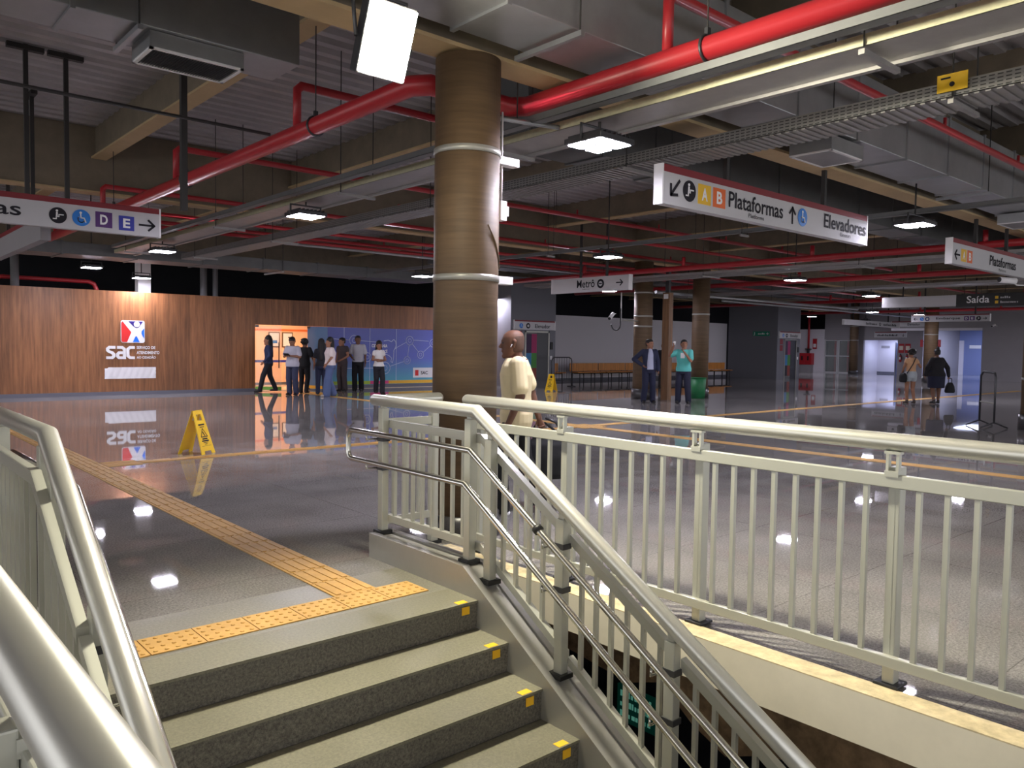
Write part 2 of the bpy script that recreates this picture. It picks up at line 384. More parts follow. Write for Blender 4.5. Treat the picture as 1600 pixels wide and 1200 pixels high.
# far end: stepped grey wall, a bright doorway, a glazed screen and a blue corridor
g = MB()
g.box(47.5, 47.7, -4, 15.5, 0, 5.1).box(47.7, 58, 15.3, 15.5, 0, 3.2).box(47.5, 47.7, 15.5, 20.5, 2.86, 5.1).box(47.7, 52, 20.3, 20.5, 2.86, 5.1)
g.box(52, 52.2, 20.3, 21.85, 0, 5.1).box(52, 52.2, 24.05, 24.75, 0, 5.1).box(52, 52.2, 21.85, 24.05, 2.22, 5.1).box(52, 52.2, 24.75, 26.75, 2.25, 5.1)
g.box(52.2, 58, 20.3, 20.5, 0, 3.2)
struct('wall_end', g, M['greywall'])
struct('wall_end_back', MB().box(56, 56.2, 24, 33.5, 0, 5.1), M['dark'])
struct('wall_hydrant', MB().box(52, 52.2, 26.75, 29.6, 0, 2.95), M['whitewall'])
struct('wall_alcove', MB().box(54.6, 54.7, 21.6, 24.3, 0, 2.4).box(52.2, 54.6, 21.5, 21.6, 0, 2.4).box(52.2, 54.6, 24.25, 24.35, 0, 2.4).box(52.2, 54.7, 21.5, 24.35, 2.4, 2.46), M['whitewall'])
struct('baseboard_alcove', MB().box(54.57, 54.6, 21.6, 24.25, 0, .12), M['skirting'])
struct('wall_corridor', MB().box(58, 58.2, 15.5, 20.3, 0, 3.2), M['bluewall'])
struct('ceiling_corridor', MB().box(47.7, 58.2, 15.3, 20.5, 3.2, 3.3), M['greywall'])
struct('trim_4', MB().box(47.6, 47.8, 15.5, 20.4, 2.72, 2.86), M['whitewall'])

# ================================================================== STAIRS
st = thing('staircase', (1.85, 3.58, 0), 'granite stair flight with yellow-marked steps going down between two railings', 'stairs')
NV, TR, RI = 3.58, .28, .17
for k in range(0, 13):
    a = NV-TR*k; z = -RI*k
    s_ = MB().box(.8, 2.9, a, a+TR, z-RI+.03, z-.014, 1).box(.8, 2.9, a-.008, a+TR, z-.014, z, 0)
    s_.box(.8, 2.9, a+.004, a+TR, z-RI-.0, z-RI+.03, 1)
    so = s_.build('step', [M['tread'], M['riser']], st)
    if k < 9:
        ms = MB().box(2.76, 2.83, a+.0, a+.045, z, z+.002).box(2.785, 2.84, a-.0035, a+.0, z-.07, z-.024)
        tag(ms.build('marking_sticker', M['tag'], so), 'yellow sticker on the step corner')
for s, (a, b) in enumerate(((2.9, 3.1), (.6, .8))):
    P = [(HEADV+.08, -.02), (HEADV+.08, .155), (3.72, .155), (-.1, .155-.607*3.82), (-.1, -.45-.607*3.82), (3.60, -.36)]
    kb = MB().prism([(a, p, q) for p, q in P], (b-a, 0, 0))
    l0, l1 = (a, a+.05) if s == 0 else (b-.05, b)
    for (c, d) in ((l0, l1), (a+.15, b) if s == 0 else (a, b-.15)):
        kb.prism([(c, HEADV+.08, .155), (c, HEADV+.08, .17), (c, 3.725, .17), (c, -.1, .17-.607*3.825), (c, -.1, .155-.607*3.825), (c, 3.72, .155)], (d-c, 0, 0))
    tag(kb.build('stringer_kerb', M['kerb'], st), 'smooth grey steel-clad kerb along the steps')
# tactile paving ------------------------------------------------------
def tactile(name, label, u0, u1, v0, v1, lines, step=.3, group=None):
    """row of tiles; lines: 'u'/'v' ribs along that axis, 'dot' domes"""
    mb = MB(); h = .006
    alongu = (u1-u0) > (v1-v0); L = (u1-u0) if alongu else (v1-v0); n = max(1, round(L/step))
    for k in range(n):
        a, b = L*k/n+.003, L*(k+1)/n-.003
        q = (u0+a, u0+b, v0, v1) if alongu else (u0, u1, v0+a, v0+b)
        mb.box(*q, 0.0005, h)
        if lines == 'dot':
            for i in range(5):
                for j in range(4):
                    x = q[0]+(q[1]-q[0])*(i+.5)/5; yy = q[2]+(q[3]-q[2])*(j+.5)/4
                    mb.cyl((x, yy, h-.001), (x, yy, h+.005), .013, .008, 8)
        elif lines:
            for i in range(4):
                if lines == 'v':
                    x = u0+(u1-u0)*(i+.5)/4; mb.box(x-.016, x+.016, q[2]+.012, q[3]-.012, h, h+.005)
                else:
                    yy = v0+(v1-v0)*(i+.5)/4; mb.box(q[0]+.012, q[1]-.012, yy-.016, yy+.016, h, h+.005)
    o = mb.build(name, M['tactile'], None); tag(o, label, 'tactile paving', kind='thing'); return o
tactile('warning_tactile_strip', 'yellow dotted tactile strip across the top of the stairs', .9, 2.78, 3.9, 4.14, 'dot', .27)
tactile('guiding_tactile_strip', 'yellow ribbed tactile path running from the stairs toward the wood wall', 2.27, 2.55, 4.14, 22.4, 'v', .3)
tactile('guiding_tactile_strip', 'wide ribbed tactile stub beside the main path, left of the nearer wet-floor sign', 2.56, 2.95, 10.1, 10.5, 'u', .4)
tactile('guiding_tactile_strip', 'long thin tactile line crossing the hall past the nearer wet-floor sign', 2.96, 10.6, 10.2, 10.38, 'u', .4)
tactile('warning_tactile_strip', 'yellow tactile hub where the lines cross beyond the right guardrail', 10.6, 11.2, 10.0, 10.6, 'dot', .3)
tactile('guiding_tactile_strip', 'tactile line from the hub toward the right edge behind the guardrail', 10.78, 11.02, 1, 10.0, None, .4)
tactile('guiding_tactile_strip', 'tactile line from the hub toward the blue mural behind the wood column', 10.78, 11.02, 10.6, 22.6, None, .4)
tactile('guiding_tactile_strip', 'tactile line from the hub to the two walking women', 11.2, 36, 10.2, 10.42, None, .4)

# ================================================================== RAILINGS
RZ, RR = 1.10, .041
def bracket(mb, u, v, z0, z1):
    """small open clip frame between bar and handrail"""
    for d in (-.022, .022): mb.box(u-.014, u+.014, v+d-.006, v+d+.006, z0, z1)
    mb.box(u-.018, u+.018, v-.035, v+.035, z1-.012, z1); mb.box(u-.022, u+.022, v-.03, v+.03, z0-.02, z0+.006)
def guardrail(u, posts, v0, v1, label, q=1, name='guardrail'):
    t = thing(name, (u, (posts[0]+posts[-1])/2, 0), label, 'railing')
    MB().capsule((u, v0, RZ), (u, v1, RZ), RR, n=28).build('handrail', M['rail'], t)
    a, b = min(posts)-.03, max(posts)+.03; ub = u-.018*q; up = u+.03*q
    MB().box(ub-.017, ub+.017, a, b, .90, .96, bev=.004).build('top_bar', M['bar'], t)
    MB().box(ub-.017, ub+.017, a, b, .10, .15, bev=.004).build('bottom_bar', M['bar'], t)
    for v in posts:
        p = MB().box(up-.03, up+.03, v-.026, v+.026, .012, .99, bev=.004).box(ub+.017*q, up-.03*q, v-.006, v+.02, .09, .96)
        po = p.build('post', M['bar'], t)
        MB().box(up-.055, up+.055, v-.055, v+.055, .006, .02, bev=.004).build('base_plate', M['black'], po)
        bk = MB(); bracket(bk, ub, v, .97, 1.062); bk.build('bracket', M['bar'], t)
    ps = sorted(posts)
    for p, q_ in zip(ps[:-1], ps[1:]):
        n = max(1, round((q_-p)/.1145))
        for k in range(1, n):
            x = p+(q_-p)*k/n
            MB().box(ub-.012, ub+.012, x-.0105, x+.0105, .15, .90).build('baluster', M['bar'], t)
    return t
guardrail(3.57, [4.42, 3.55, 2.52, 1.49, .46, -.57, -1.6], -1.8, 4.55, 'long straight white guardrail on the right of the stairwell')
guardrail(.19, [4.3, 3.27, 2.24, 1.21, .18, -.85], -1.1, 4.45, 'guardrail whose thick handrail fills the bottom left corner', -1)
# short return guard between the stair railing and the wood column
t = thing('guardrail', (3.28, 4.87, 0), 'short return guard joining the right stair railing to the wood column', 'railing')
MB().capsule((3.09, 4.86, RZ), (3.53, 4.86, RZ), RR, n=24).build('handrail', M['rail'], t)
MB().box(3.04, 3.53, 4.84, 4.88, .905, .965, bev=.004).build('top_bar', M['bar'], t)
MB().box(3.04, 3.53, 4.84, 4.88, .20, .25, bev=.004).build('bottom_bar', M['bar'], t)
for x in (3.14, 3.25, 3.36): MB().box(x-.011, x+.011, 4.846, 4.874, .25, .905).build('baluster', M['bar'], t)
po = MB().box(3.46, 3.52, 4.83, 4.89, .012, 1.02, bev=.004).build('post', M['bar'], t)
MB().box(3.44, 3.54, 4.81, 4.91, 0, .02).build('base_plate', M['black'], po)

def stair_railing(u, inner, ho, label):
    SL = .607; KV = 3.73                                            # kink of the handrail
    rz = lambda v: RZ if v >= KV else RZ-SL*(KV-v)
    kz = lambda v: .17 if v >= 3.72 else .17-SL*(3.72-v)
    t = thing('stair_railing', (u, 3.7, .17), label, 'railing')
    VE = .2
    MB().tube([(u, 4.93, RZ), (u, 4.90, RZ), (u, KV, RZ), (u, VE, rz(VE))], [RR*.55, RR, RR, RR], 28).build('handrail', M['rail'], t)
    posts = [4.78, 3.79, 3.59, 2.98, 2.24, 1.5, .76]
    for v in posts:
        top = rz(v)-.05
        p = MB().box(u-.026, u+.026, v-.03, v+.03, kz(v), top-.02 if v < 3.7 else top, bev=.004)
        po = p.build('post', M['bar'], t)
        sl = MB().box(u-.05, u+.05, v-.05, v+.05, kz(v)-.012, kz(v)+.016, bev=.004); sl.build('base_plate', M['black'], po)
        bk = MB(); bk.box(u-.014, u+.014, v-.02, v+.02, top-.03, top+.015); bk.build('bracket', M['bar'], t)
    def slant(v0, v1, off0, off1, w=.02):
        ob = u-inner*.046; P = [(ob-w, v0, off0(v0)), (ob-w, v0, off1(v0)), (ob-w, v1, off1(v1)), (ob-w, v1, off0(v1))]
        return MB().prism(P, (2*w, 0, 0))
    # level panel and sloping panels
    for p, q in zip(posts[:-1], posts[1:]):
        if p == 3.79: continue
        if p == 4.78: p, q = 4.81, 3.69
        elif p == 3.59: p, q = 3.75, 2.95
        slant(p-.03, q+.03, lambda v: rz(v)-.19, lambda v: rz(v)-.135).build('top_bar', M['bar'], t)
        slant(p-.03, q+.03, lambda v: kz(v)+.07, lambda v: kz(v)+.12).build('bottom_bar', M['bar'], t)
        n = max(1, round((p-q)/.108))
        for k in range(1, n):
            x = p+(q-p)*k/n
            ob = u-inner*.046; MB().box(ob-.011, ob+.011, x-.011, x+.011, kz(x)+.1, rz(x)-.16).build('baluster', M['bar'], t)
    # twin polished grab rails with a looped end
    hu = u+inner*ho; path = []
    kv1, kv2 = 3.64, 3.69; z1, z2 = .88, .675
    lo = [(hu, VE, z2-SL*(kv2-VE)), (hu, kv2, z2)]
    up = [(hu, kv1, z1), (hu, VE, z1-SL*(kv1-VE))]
    arc = [(hu, 5.06-.06+.06*math.sin(a), z2+.06-.06*math.cos(a)) for a in [PI/2*k/6 for k in range(7)]] + \
          [(hu, 5.06-.06+.06*math.cos(a), z1-.06+.06*math.sin(a)) for a in [PI/2*k/6 for k in range(7)]]
    MB().tube(lo+arc+up, .0195, 16).build('grab_rail', M['chrome'], t)
    for v in (4.78, 2.98, 2.24, 1.5, .76):
        for (kk, zz) in ((kv1, z1), (kv2, z2)):
            zc = zz if v > kk else zz-SL*(kk-v)
            b = MB().tube([(hu, v+.03, zc-.015), (hu, v+.03, zc-.05), (u+inner*.026, v+.03, zc-.05)], .006, 8)
            b.box(u-.032, u+.032, v-.036, v+.036, zc-.065, zc-.035, 1)
            b.build('grab_bracket', [M['chrome'], M['steel_dark']], t)
    v = 3.05; zc = z1-SL*(kv1-v)
    if inner < 0: MB().cyl((hu, v+.012, zc+.0075), (hu, v-.012, zc-.0075), .029, n=18).build('rubber_stop', M['black'], t)
    return t
stair_railing(3.0, -1, .12, 'right-hand stair railing with a looped steel grab rail beside the wood column')
stair_railing(.715, 1, .082, 'left-hand stair railing, its white handrail bending down at the left edge')

# ================================================================== COLUMNS
def column(u, v, r, ztop, label, bands=(), plinth=.18):
    t = thing('round_column', (u, v, 0), label, 'column')
    MB().cyl((u, v, plinth), (u, v, ztop), r, n=48).build('wood_cladding', M['wood_column'], t)
    MB().cyl((u, v, 0), (u, v, plinth), r+.035, n=40).build('plinth', M['plinth'], t)
    for z in bands: MB().cyl((u, v, z-.024), (u, v, z+.024), r+.008, n=40).build('metal_band', M['kerb'], t)
    return t
c1 = column(3.86, 4.96, .255, 3.7, 'thick brown wood-wrapped column standing just behind the stairwell railings', (2.99, 2.02))
for z, ln in ((3.0, .52), (2.035, .47)):
    MB().box(3.86, 3.86+ln, 4.93, 5.01, z-.035, z+.03, bev=.004).build('strut_arm', M['white'], c1)
# loose sheet edge on the cladding
MB().tube([(3.86+.26*math.cos(a), 4.96+.26*math.sin(a), 2.42-.32*k/8) for k, a in enumerate([-1.55+.11*k for k in range(9)])], .006, 6).build('cladding_seam', M['wood_column'], c1)
t = thing('power_drop', (4.24, 4.99, 2.5), 'white conduit with an outlet box hanging beside the wood column', 'conduit')
MB().cyl((4.24, 4.99, 2.66), (4.24, 4.99, 3.4), .009, n=10).build('conduit', M['white'], t)
MB().box(4.205, 4.275, 4.955, 5.02, 2.52, 2.68, bev=.006).build('outlet_box', M['white'], t)
MB().box(4.27, 4.3, 4.96, 5.01, 2.56, 2.64, bev=.004).build('socket', M['white'], t)
column(18.22, 14.95, .27, 4.0, 'round wood column behind the man with hands on hips', (2.42, 2.12, 3.1), .3)
column(20.42, 14.5, .26, 4.0, 'round wood column to the right of the man in turquoise', (2.55,), .3)
column(18.0, 4.85, .27, 3.72, 'wood column cut by the right edge of the picture', (1.0,), .3)
column(40.9, 15.6, .31, 4.0, 'distant wood column between the two walking women', (2.35, 3.0), .3)
column(51.4, 24.4, .27, 4.9, 'farthest wood column left of the bright doorway', (2.2, 3.1), .2)
t = thing('square_pillar', (18.55, 14.32, 0), 'narrow dark wood pillar right behind the man with hands on hips', 'column')
MB().box(18.46, 18.64, 14.2, 14.44, 0, 3.1).build('cladding', M['wood_pillar'], t)
MB().box(18.5, 18.6, 14.26, 14.38, 3.1, 3.7).build('head_post', M['steel_dark'], t)
MB().box(18.449, 18.459, 14.24, 14.4, 2.92, 3.06).build('number_plate', M['white'], t)

# ================================================================== LAMPS
def led_lamp(u, v, z, label, rz=0, rod_top=5.1, s=.42):
    t = thing('ceiling_light', (u, v, z), label, 'light fixture', 'square LED lamps under the cable trays', rz=rz)
    L = MB().box(-s/2, s/2, -s/2, s/2, .0, .05, bev=.006)
    for k in range(7): L.box(-s/2+.03+k*(s-.07)/6, -s/2+.04+k*(s-.07)/6, -s/2+.02, s/2-.02, .05, .075)
    L.build('housing', M['steel_dark'], t, True)
    MB().tube([(-s/2-.01, 0, .02), (-s/2-.01, 0, .14), (s/2+.01, 0, .14), (s/2+.01, 0, .02)], .012, 6).build('yoke', M['steel_dark'], t, True)
    MB().cyl((0, 0, .14), (0, 0, max(.16, rod_top-z)), .012, n=8).build('hanger', M['rod'], t, True)
    for i in (-1, 1):
        for j in (-1, 1): MB().box(i*s/4-.078, i*s/4+.078, j*s/4-.078, j*s/4+.078, -.006, -.001).build('led_module', M['led'], t, True)
    return t
led_lamp(5.0, 4.62, 3.2, 'large bright LED lamp under the tray, right of the near column top', rod_top=3.395)
led_lamp(5.0, 9.95, 3.2, 'dotted LED lamp left of the near column, under the cable tray', rod_top=3.395)
led_lamp(5.02, 15.9, 3.2, 'pair-spotted LED lamp right of the purple D and E sign', rod_top=3.395)
led_lamp(4.95, 20.8, 3.2, 'small LED lamp left of the wall logo, above the wood wall')
led_lamp(6.66, 22.85, 3.18, 'LED lamp directly above the wall logo')
led_lamp(11.3, 10.15, 3.2, 'LED lamp above the Metro arrow sign')
led_lamp(11.15, 4.52, 3.2, 'LED lamp between the two amber and orange platform signs', rod_top=3.757)
led_lamp(11.44, 16.47, 3.2, 'LED lamp peeking out left of the near column')
led_lamp(18.1, 16.24, 3.2, 'LED lamp just under the Metro arrow sign')
led_lamp(18.0, 10.06, 3.2, 'LED lamp below the long platform and elevator sign')
led_lamp(27.4, 9.5, 3.2, 'LED lamp in front of the black exit sign')
led_lamp(34.8, 15.75, 3.2, 'tiny LED lamp left of the distant blue icon sign')
led_lamp(47.0, 25.05, 3.6, 'distant LED lamp above the red hose cabinet')
led_lamp(38.2, 15.1, 3.2, 'LED lamp beside the left end of the distant blue icon sign')
led_lamp(24.6, 11.2, 3.2, 'LED lamp seen edge-on left of the black exit sign', rod_top=3.42)
led_lamp(18.5, 22.3, 3.2, 'small LED lamp right of the near column, above the green exit sign')
led_lamp(44.5, 20.5, 3.2, 'faint LED lamp in front of the bright doorway')
led_lamp(43.5, 9.0, 3.2, 'LED lamp before the grey end wall at right')
# tilted floodlight above the stairs
T = math.radians(22)
fl = thing('floodlight', (2.6, 4.12, 3.3), 'dazzling tilted floodlight at the top of the picture, left of the column', 'light fixture')
ez = Vector((0, -math.sin(T), math.cos(T))); en = Vector((0, -math.cos(T), -math.sin(T))); c = Vector((2.6, 4.12, 3.3))
MB().obox(c-en*.05, (1, 0, 0), en, ez, .17, .045, .215, bev=.01).build('housing', M['steel_dark'], fl)
MB().obox(c+en*.0, (1, 0, 0), en, ez, .155, .004, .2).build('lens', M['flood'], fl)
MB().tube([c+Vector((-.19, .05, 0)), c+Vector((-.19, .1, .3)), c+Vector((.19, .1, .3)), c+Vector((.19, .05, 0))], .012, 8).build('yoke', M['steel_dark'], fl)
MB().cyl(c+Vector((0, .1, .3)), c+Vector((0, .1, .47)), .014, n=8).build('hanger', M['rod'], fl)
# lamps of the office, the alcove and the corridor
for i, (n_, q, m_, lb) in enumerate((('office_light', (10.4, 13.0, 24.2, 25.2, 2.62, 2.655), 'panel_light', 'warm ceiling panel lamp inside the office behind the open door'),
                       ('alcove_light', (53, 54, 22.4, 23.4, 2.36, 2.395), 'cool_light', 'ceiling lamp inside the bright white doorway'),
                       ('corridor_light', (52.5, 55.5, 16.6, 18.6, 3.15, 3.195), 'cool_light', 'ceiling lamp inside the blue corridor'))):
    u0, u1, v0, v1, z0, z1 = q
    t = thing(n_, ((u0+u1)/2, (v0+v1)/2, z0), lb, 'light fixture')
    MB().box(u0-.03, u1+.03, v0-.03, v1+.03, z0+.012, z1).build('frame', M['white'], t); MB().box(u0, u1, v0, v1, z0, z0+.01).build('diffuser', M[m_], t)

# ================================================================== CEILING SERVICES
def duct(name, label, u0, u1, v0, v1, z0, z1, seams, m='duct', rods=()):
    t = thing(name, ((u0+u1)/2, (v0+v1)/2, z0), label, 'duct')
    MB().box(u0, u1, v0, v1, z0, z1, bev=.006).build('sheet_body', M[m], t)
    for x in seams: MB().box(x-.018, x+.018, v0-.02, v1+.02, z0-.02, z1+.02).build('seam_flange', M[m], t)
    for x in rods:
        for v in (v0-.03, v1+.03): MB().cyl((x, v, z0-.03), (x, v, 5.1), .007, n=6).build('hanger', M['rod'], t)
        MB().box(x-.02, x+.02, v0-.06, v1+.06, z0-.06, z0-.022).build('support_rail', M['duct'], t)
    return t
duct('air_duct', 'big galvanised duct crossing overhead in front of the column top', -6, 22, 4.08, 4.68, 3.78, 4.5, [-4+1.25*k for k in range(20) if k != 7], 'duct', (4.16, 7.9, 12.4))
duct('air_duct', 'galvanised duct ending at upper left, with a grille box under it', -6, 3.23, 6.55, 7.1, 3.92, 4.52, [-.6, .1, .8, 1.45], 'duct', (1.9,))
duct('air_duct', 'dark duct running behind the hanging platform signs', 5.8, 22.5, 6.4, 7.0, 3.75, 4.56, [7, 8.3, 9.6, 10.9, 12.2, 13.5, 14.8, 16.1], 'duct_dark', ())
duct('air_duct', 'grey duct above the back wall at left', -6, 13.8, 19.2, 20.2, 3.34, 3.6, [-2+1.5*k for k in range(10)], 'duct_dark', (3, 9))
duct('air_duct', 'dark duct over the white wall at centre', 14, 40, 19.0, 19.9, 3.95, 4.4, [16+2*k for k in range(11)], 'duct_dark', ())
def grille(name, label, u0, u1, v0, v1, z0, z1, slats):
    t = thing(name, ((u0+u1)/2, (v0+v1)/2, z0), label, 'air vent')
    MB().box(u0, u1, v0, v1, z0+.012, z1).build('box', M['duct'], t)
    f = MB()
    for q in ((u0, u1, v0, v0+.03), (u0, u1, v1-.03, v1), (u0, u0+.03, v0, v1), (u1-.03, u1, v0, v1)): f.box(*q, z0-.004, z0+.012)
    f.build('frame', M['white'], t)
    s = MB(); n = int((u1-u0)/.022)
    for k in range(1, n):
        x = u0+(u1-u0)*k/n
        if slats: s.obox((x, (v0+v1)/2, z0+.004), (.8, 0, .6), (0, 1, 0), (-.6, 0, .8), .008, (v1-v0)/2-.03, .0015)
    if not slats: s.box(u0+.03, u1-.03, v0+.03, v1-.03, z0, z0+.006)
    s.build('slats' if slats else 'perforated_face', M['steel_dark'] if slats else M['duct'], t)
    return t
grille('ceiling_vent', 'white-framed slatted vent box under the duct at upper left', 2.0, 2.75, 6.6, 7.07, 3.78, 3.915, True)
grille('ceiling_vent', 'square diffuser box under the big duct, above the long platform sign', 8.02, 8.74, 4.12, 4.6, 3.6, 3.757, False)
grille('ceiling_vent', 'diffuser box under the big duct at the right edge', 14.55, 15.3, 4.12, 4.6, 3.6, 3.757, False)
grille('ceiling_vent', 'diffuser box under the dark duct, right of the Elevadores lettering', 11.6, 12.4, 6.45, 6.95, 3.56, 3.73, False)

perf = mat('perforated_sheet', (140, 138, 138), .45, metal=.3); N, L, b = nodes(perf)
tc = N.new('ShaderNodeTexCoord'); br = N.new('ShaderNodeTexBrick'); mp = N.new('ShaderNodeMapping'); mp.inputs['Rotation'].default_value = (0, PI/2, PI/2)
sx = N.new('ShaderNodeSeparateXYZ'); cx = N.new('ShaderNodeCombineXYZ'); L.new(tc.outputs['Object'], sx.inputs[0]); L.new(sx.outputs[1], cx.inputs[0]); L.new(sx.outputs[2], cx.inputs[1])
L.new(cx.outputs[0], br.inputs['Vector']); br.inputs['Scale'].default_value = 1; br.inputs['Brick Width'].default_value = .055; br.inputs['Row Height'].default_value = .026; br.offset = 0
br.inputs['Mortar Size'].default_value = .0085; br.inputs['Mortar Smooth'].default_value = 0
br.inputs['Color1'].default_value = br.inputs['Color2'].default_value = (.05, .05, .05, 1); br.inputs['Mortar'].default_value = (.26, .255, .25, 1)
L.new(br.outputs[0], b.inputs['Base Color'])
def tray(name, label, u0, u1, v0, v1, z0, h, ribs, rods, side='tray', lip=True, catw='cable tray', mb_='tray'):
    t = thing(name, ((u0+u1)/2, (v0+v1)/2, z0), label, catw)
    bt = MB(); bt.box(u0, u1, v0, v1, z0, z0+.004)
    if ribs:
        x = v0
        while x < v1: bt.box(u0+.01, u1-.01, x, x+.035, z0-.012, z0); x += .075
    bt.build('tray_bottom', M[mb_], t)
    for (a, b_, mm) in ((u0, u0+.012, side), (u1-.012, u1, mb_)):
        MB().box(a, b_, v0, v1, z0, z0+h).build('side_rail', perf if mm == 'perf' else M[mm], t)
    if lip: MB().box(u1-.03, u1+.02, v0, v1, z0-.025, z0-.0005).build('cover_lip', M['tray'], t)
    for v in rods:
        for u in (u0-.01, u1+.03): MB().cyl((u, v, z0-.04), (u, v, 4.6 if abs((u-3.7) % 3.57) < .1 else 5.1), .006, n=6).build('hanger', M['rod'], t)
        MB().box(u0-.04, u1+.06, v-.02, v+.02, z0-.06, z0-.027).build('support_rail', M['tray'], t)
    return t
tray('cable_tray', 'wide cable tray with a rim coloured pale yellowish as if lit below the red pipe', 4.95, 5.37, -3, 18.9, 3.4, .075, False, (2.35, 5.9, 8.9, 13, 18), 'lip')
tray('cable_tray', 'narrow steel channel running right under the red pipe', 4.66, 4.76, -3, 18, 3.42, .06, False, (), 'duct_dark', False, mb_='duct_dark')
tray('cable_tray', 'perforated cable tray carrying a yellow tag at upper right', 6.38, 6.82, -3, 18.9, 3.4, .11, True, (2.35, 5.5, 9, 14, 18), 'perf', False)
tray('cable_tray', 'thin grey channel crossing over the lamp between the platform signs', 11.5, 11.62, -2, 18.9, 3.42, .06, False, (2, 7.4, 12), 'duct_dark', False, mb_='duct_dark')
tray('cable_tray', 'grey tray below the red pipe behind the Metro sign', 16.95, 17.6, 1, 18.8, 3.38, .07, False, (4, 8, 12, 16), 'tray')
tray('cable_tray', 'far grey tray above the black exit sign', 24.5, 25.2, 1, 18.8, 3.45, .07, False, (6, 12, 18), 'tray')
tray('cable_tray', 'farthest grey tray before the end wall', 36.45, 37.1, 1, 18.2, 3.5, .07, False, (6, 12, 18), 'tray')
t = thing('warning_tag', (6.37, 2.3, 3.5), 'yellow tag hanging on the perforated tray at upper right', 'tag')
MB().box(6.345, 6.35, 2.24, 2.45, 3.43, 3.56).build('plate', M['yellow'], t)
MB().cyl((6.355, 2.345, 3.35), (6.355, 2.345, 4.4), .006, n=6).build('rod', M['rod'], t)
f = Frame((6.345, 2.45, 3.43), (0, -1, 0), (-1, 0, 0)); lb = MB(); f.stroke(lb, [(.03, .1), (.09, .1)], .012, .001); f.disc(lb, .105, .05, .018, .001); lb.build('print', M['ink'], t)

def clamp_ring(u, v, z, r, t):
    mb = MB(); mb.tube([(u+(r+.008)*math.cos(a), v, z+(r+.008)*math.sin(a)) for a in [2*PI*k/16 for k in range(16)]], .012, 6, closed=True)
    mb.box(u-.02, u+.02, v-.014, v+.014, z+r, z+r+.06); o = mb.build('clamp', M['steel_dark'], t)
    MB().cyl((u, v, z+r+.05), (u, v, 5.1), .006, n=6).build('hanger', M['rod'], t)
PZ, PR = 3.62, .084
t = thing('sprinkler_main', (4.78, 4, PZ), 'thick red sprinkler main sweeping diagonally behind the near column', 'pipe')
MB().tube([(4.78, -3, PZ), (4.78, 5.28, PZ), (4.68, 5.41, PZ), (3.82, 5.41, PZ), (3.72, 5.54, PZ), (3.72, 19.0, PZ)], PR, 24).build('main_pipe', M['red'], t)
for (u, v) in ((4.78, 3.4), (4.78, .4), (3.72, 7.2), (3.72, 10.8), (3.72, 14.2)): clamp_ring(u, v, PZ, PR, t)
for j, v in enumerate((.2, 3.75, 7.6, 11.2, 14.85, 18.4)):
    u = 4.78 if v < 6 else 3.72
    b_ = MB().tube([(u, v, PZ+.05), (u, v, 4.06), (u+.05, v, 4.11), (26 if v > 3 else 12, v, 4.11)], .042, 14)
    for x in range(2, 9): b_.cyl((u+x*2.6, v, 4.1), (u+x*2.6, v, 4.24), .02, n=8)
    b_.build('branch_pipe', M['red'], t)
for (u, z, r, v0, v1, lb) in ((16.8, 3.56, .07, 0, 22, 'red pipe running above a grey tray behind the Metro sign'),
                          (22.6, 3.6, .075, 0, 22, 'red pipe passing in front of the distant black exit sign'),
                          (31.5, 3.5, .07, 0, 24, 'far red pipe just above the distant blue icon sign'),
                          (40.5, 3.5, .07, 0, 26, 'farthest red pipe near the end wall')):
    t = thing('sprinkler_pipe', (u, v0, z), lb, 'pipe')
    MB().cyl((u, v0, z), (u, v1, z), r, n=16).build('main_pipe', M['red'], t)
    for v in (5.5, 9, 12.5, 16): MB().cyl((u, v, z), (u, v, z+.28), r*.7, n=10).build('riser', M['red'], t); MB().cyl((u, v+.6, z+r), (u, v+.6, 5.1), .008, n=6).build('hanger', M['rod'], t)
for (v, z, lb) in ((12.3, 4.0, 'thin red branch pipe crossing above the Metro sign'), (15.6, 3.86, 'thin red branch pipe left of the near column, low'),
               (17.2, 3.84, 'thin red pipe just above the back wall lamps')):
    t = thing('sprinkler_pipe', (12, v, z), lb, 'pipe')
    MB().cyl((-4 if v > 15 else 8, v, z), (38, v, z), .04, n=12).build('main_pipe', M['red'], t)
    for x in range(2, 37, 5): MB().cyl((x if v > 15 else max(x, 9), v, z), (x if v > 15 else max(x, 9), v, 5.1), .006, n=6).build('hanger', M['rod'], t)
# bent red pipe and small columns behind the wood wall
t = thing('sprinkler_pipe', (5, 24.2, 3.0), 'red pipe bending down behind the top of the wood wall', 'pipe')
MB().tube([(-6, 24.3, 3.12), (5.7, 24.3, 3.1), (5.84, 24.3, 3.04), (5.9, 24.3, 2.9), (5.9, 24.3, 2.4)], .055, 14).build('main_pipe', M['red'], t)
for (u, r, z1, m_, lb) in ((7.05, .17, 3.6, 'white', 'white pillar behind the wood wall above the logo'), (3.9, .1, 4, 'duct', 'grey vertical pipe behind the wood wall at left'),
                       (8.75, .1, 4, 'duct', 'grey pipe behind the wood wall right of the logo'), (9.1, .08, 4, 'duct', 'second grey pipe behind the wood wall right of the logo')):
    t = thing('utility_riser', (u, 24.0, 0), lb, 'pipe')
    if m_ == 'white': MB().box(u-r, u+r, 23.9, 24.2, 0, 4.0).build('pillar', M['white'], t)
    else: MB().cyl((u, 24, 0), (u, 24, z1), r, n=14).build('pipe', M[m_], t)
for (u, v0, v1, z, r, m_, lb, al) in ((0, 0, 0, 0, 0, 0, 0, 0),):
    pass
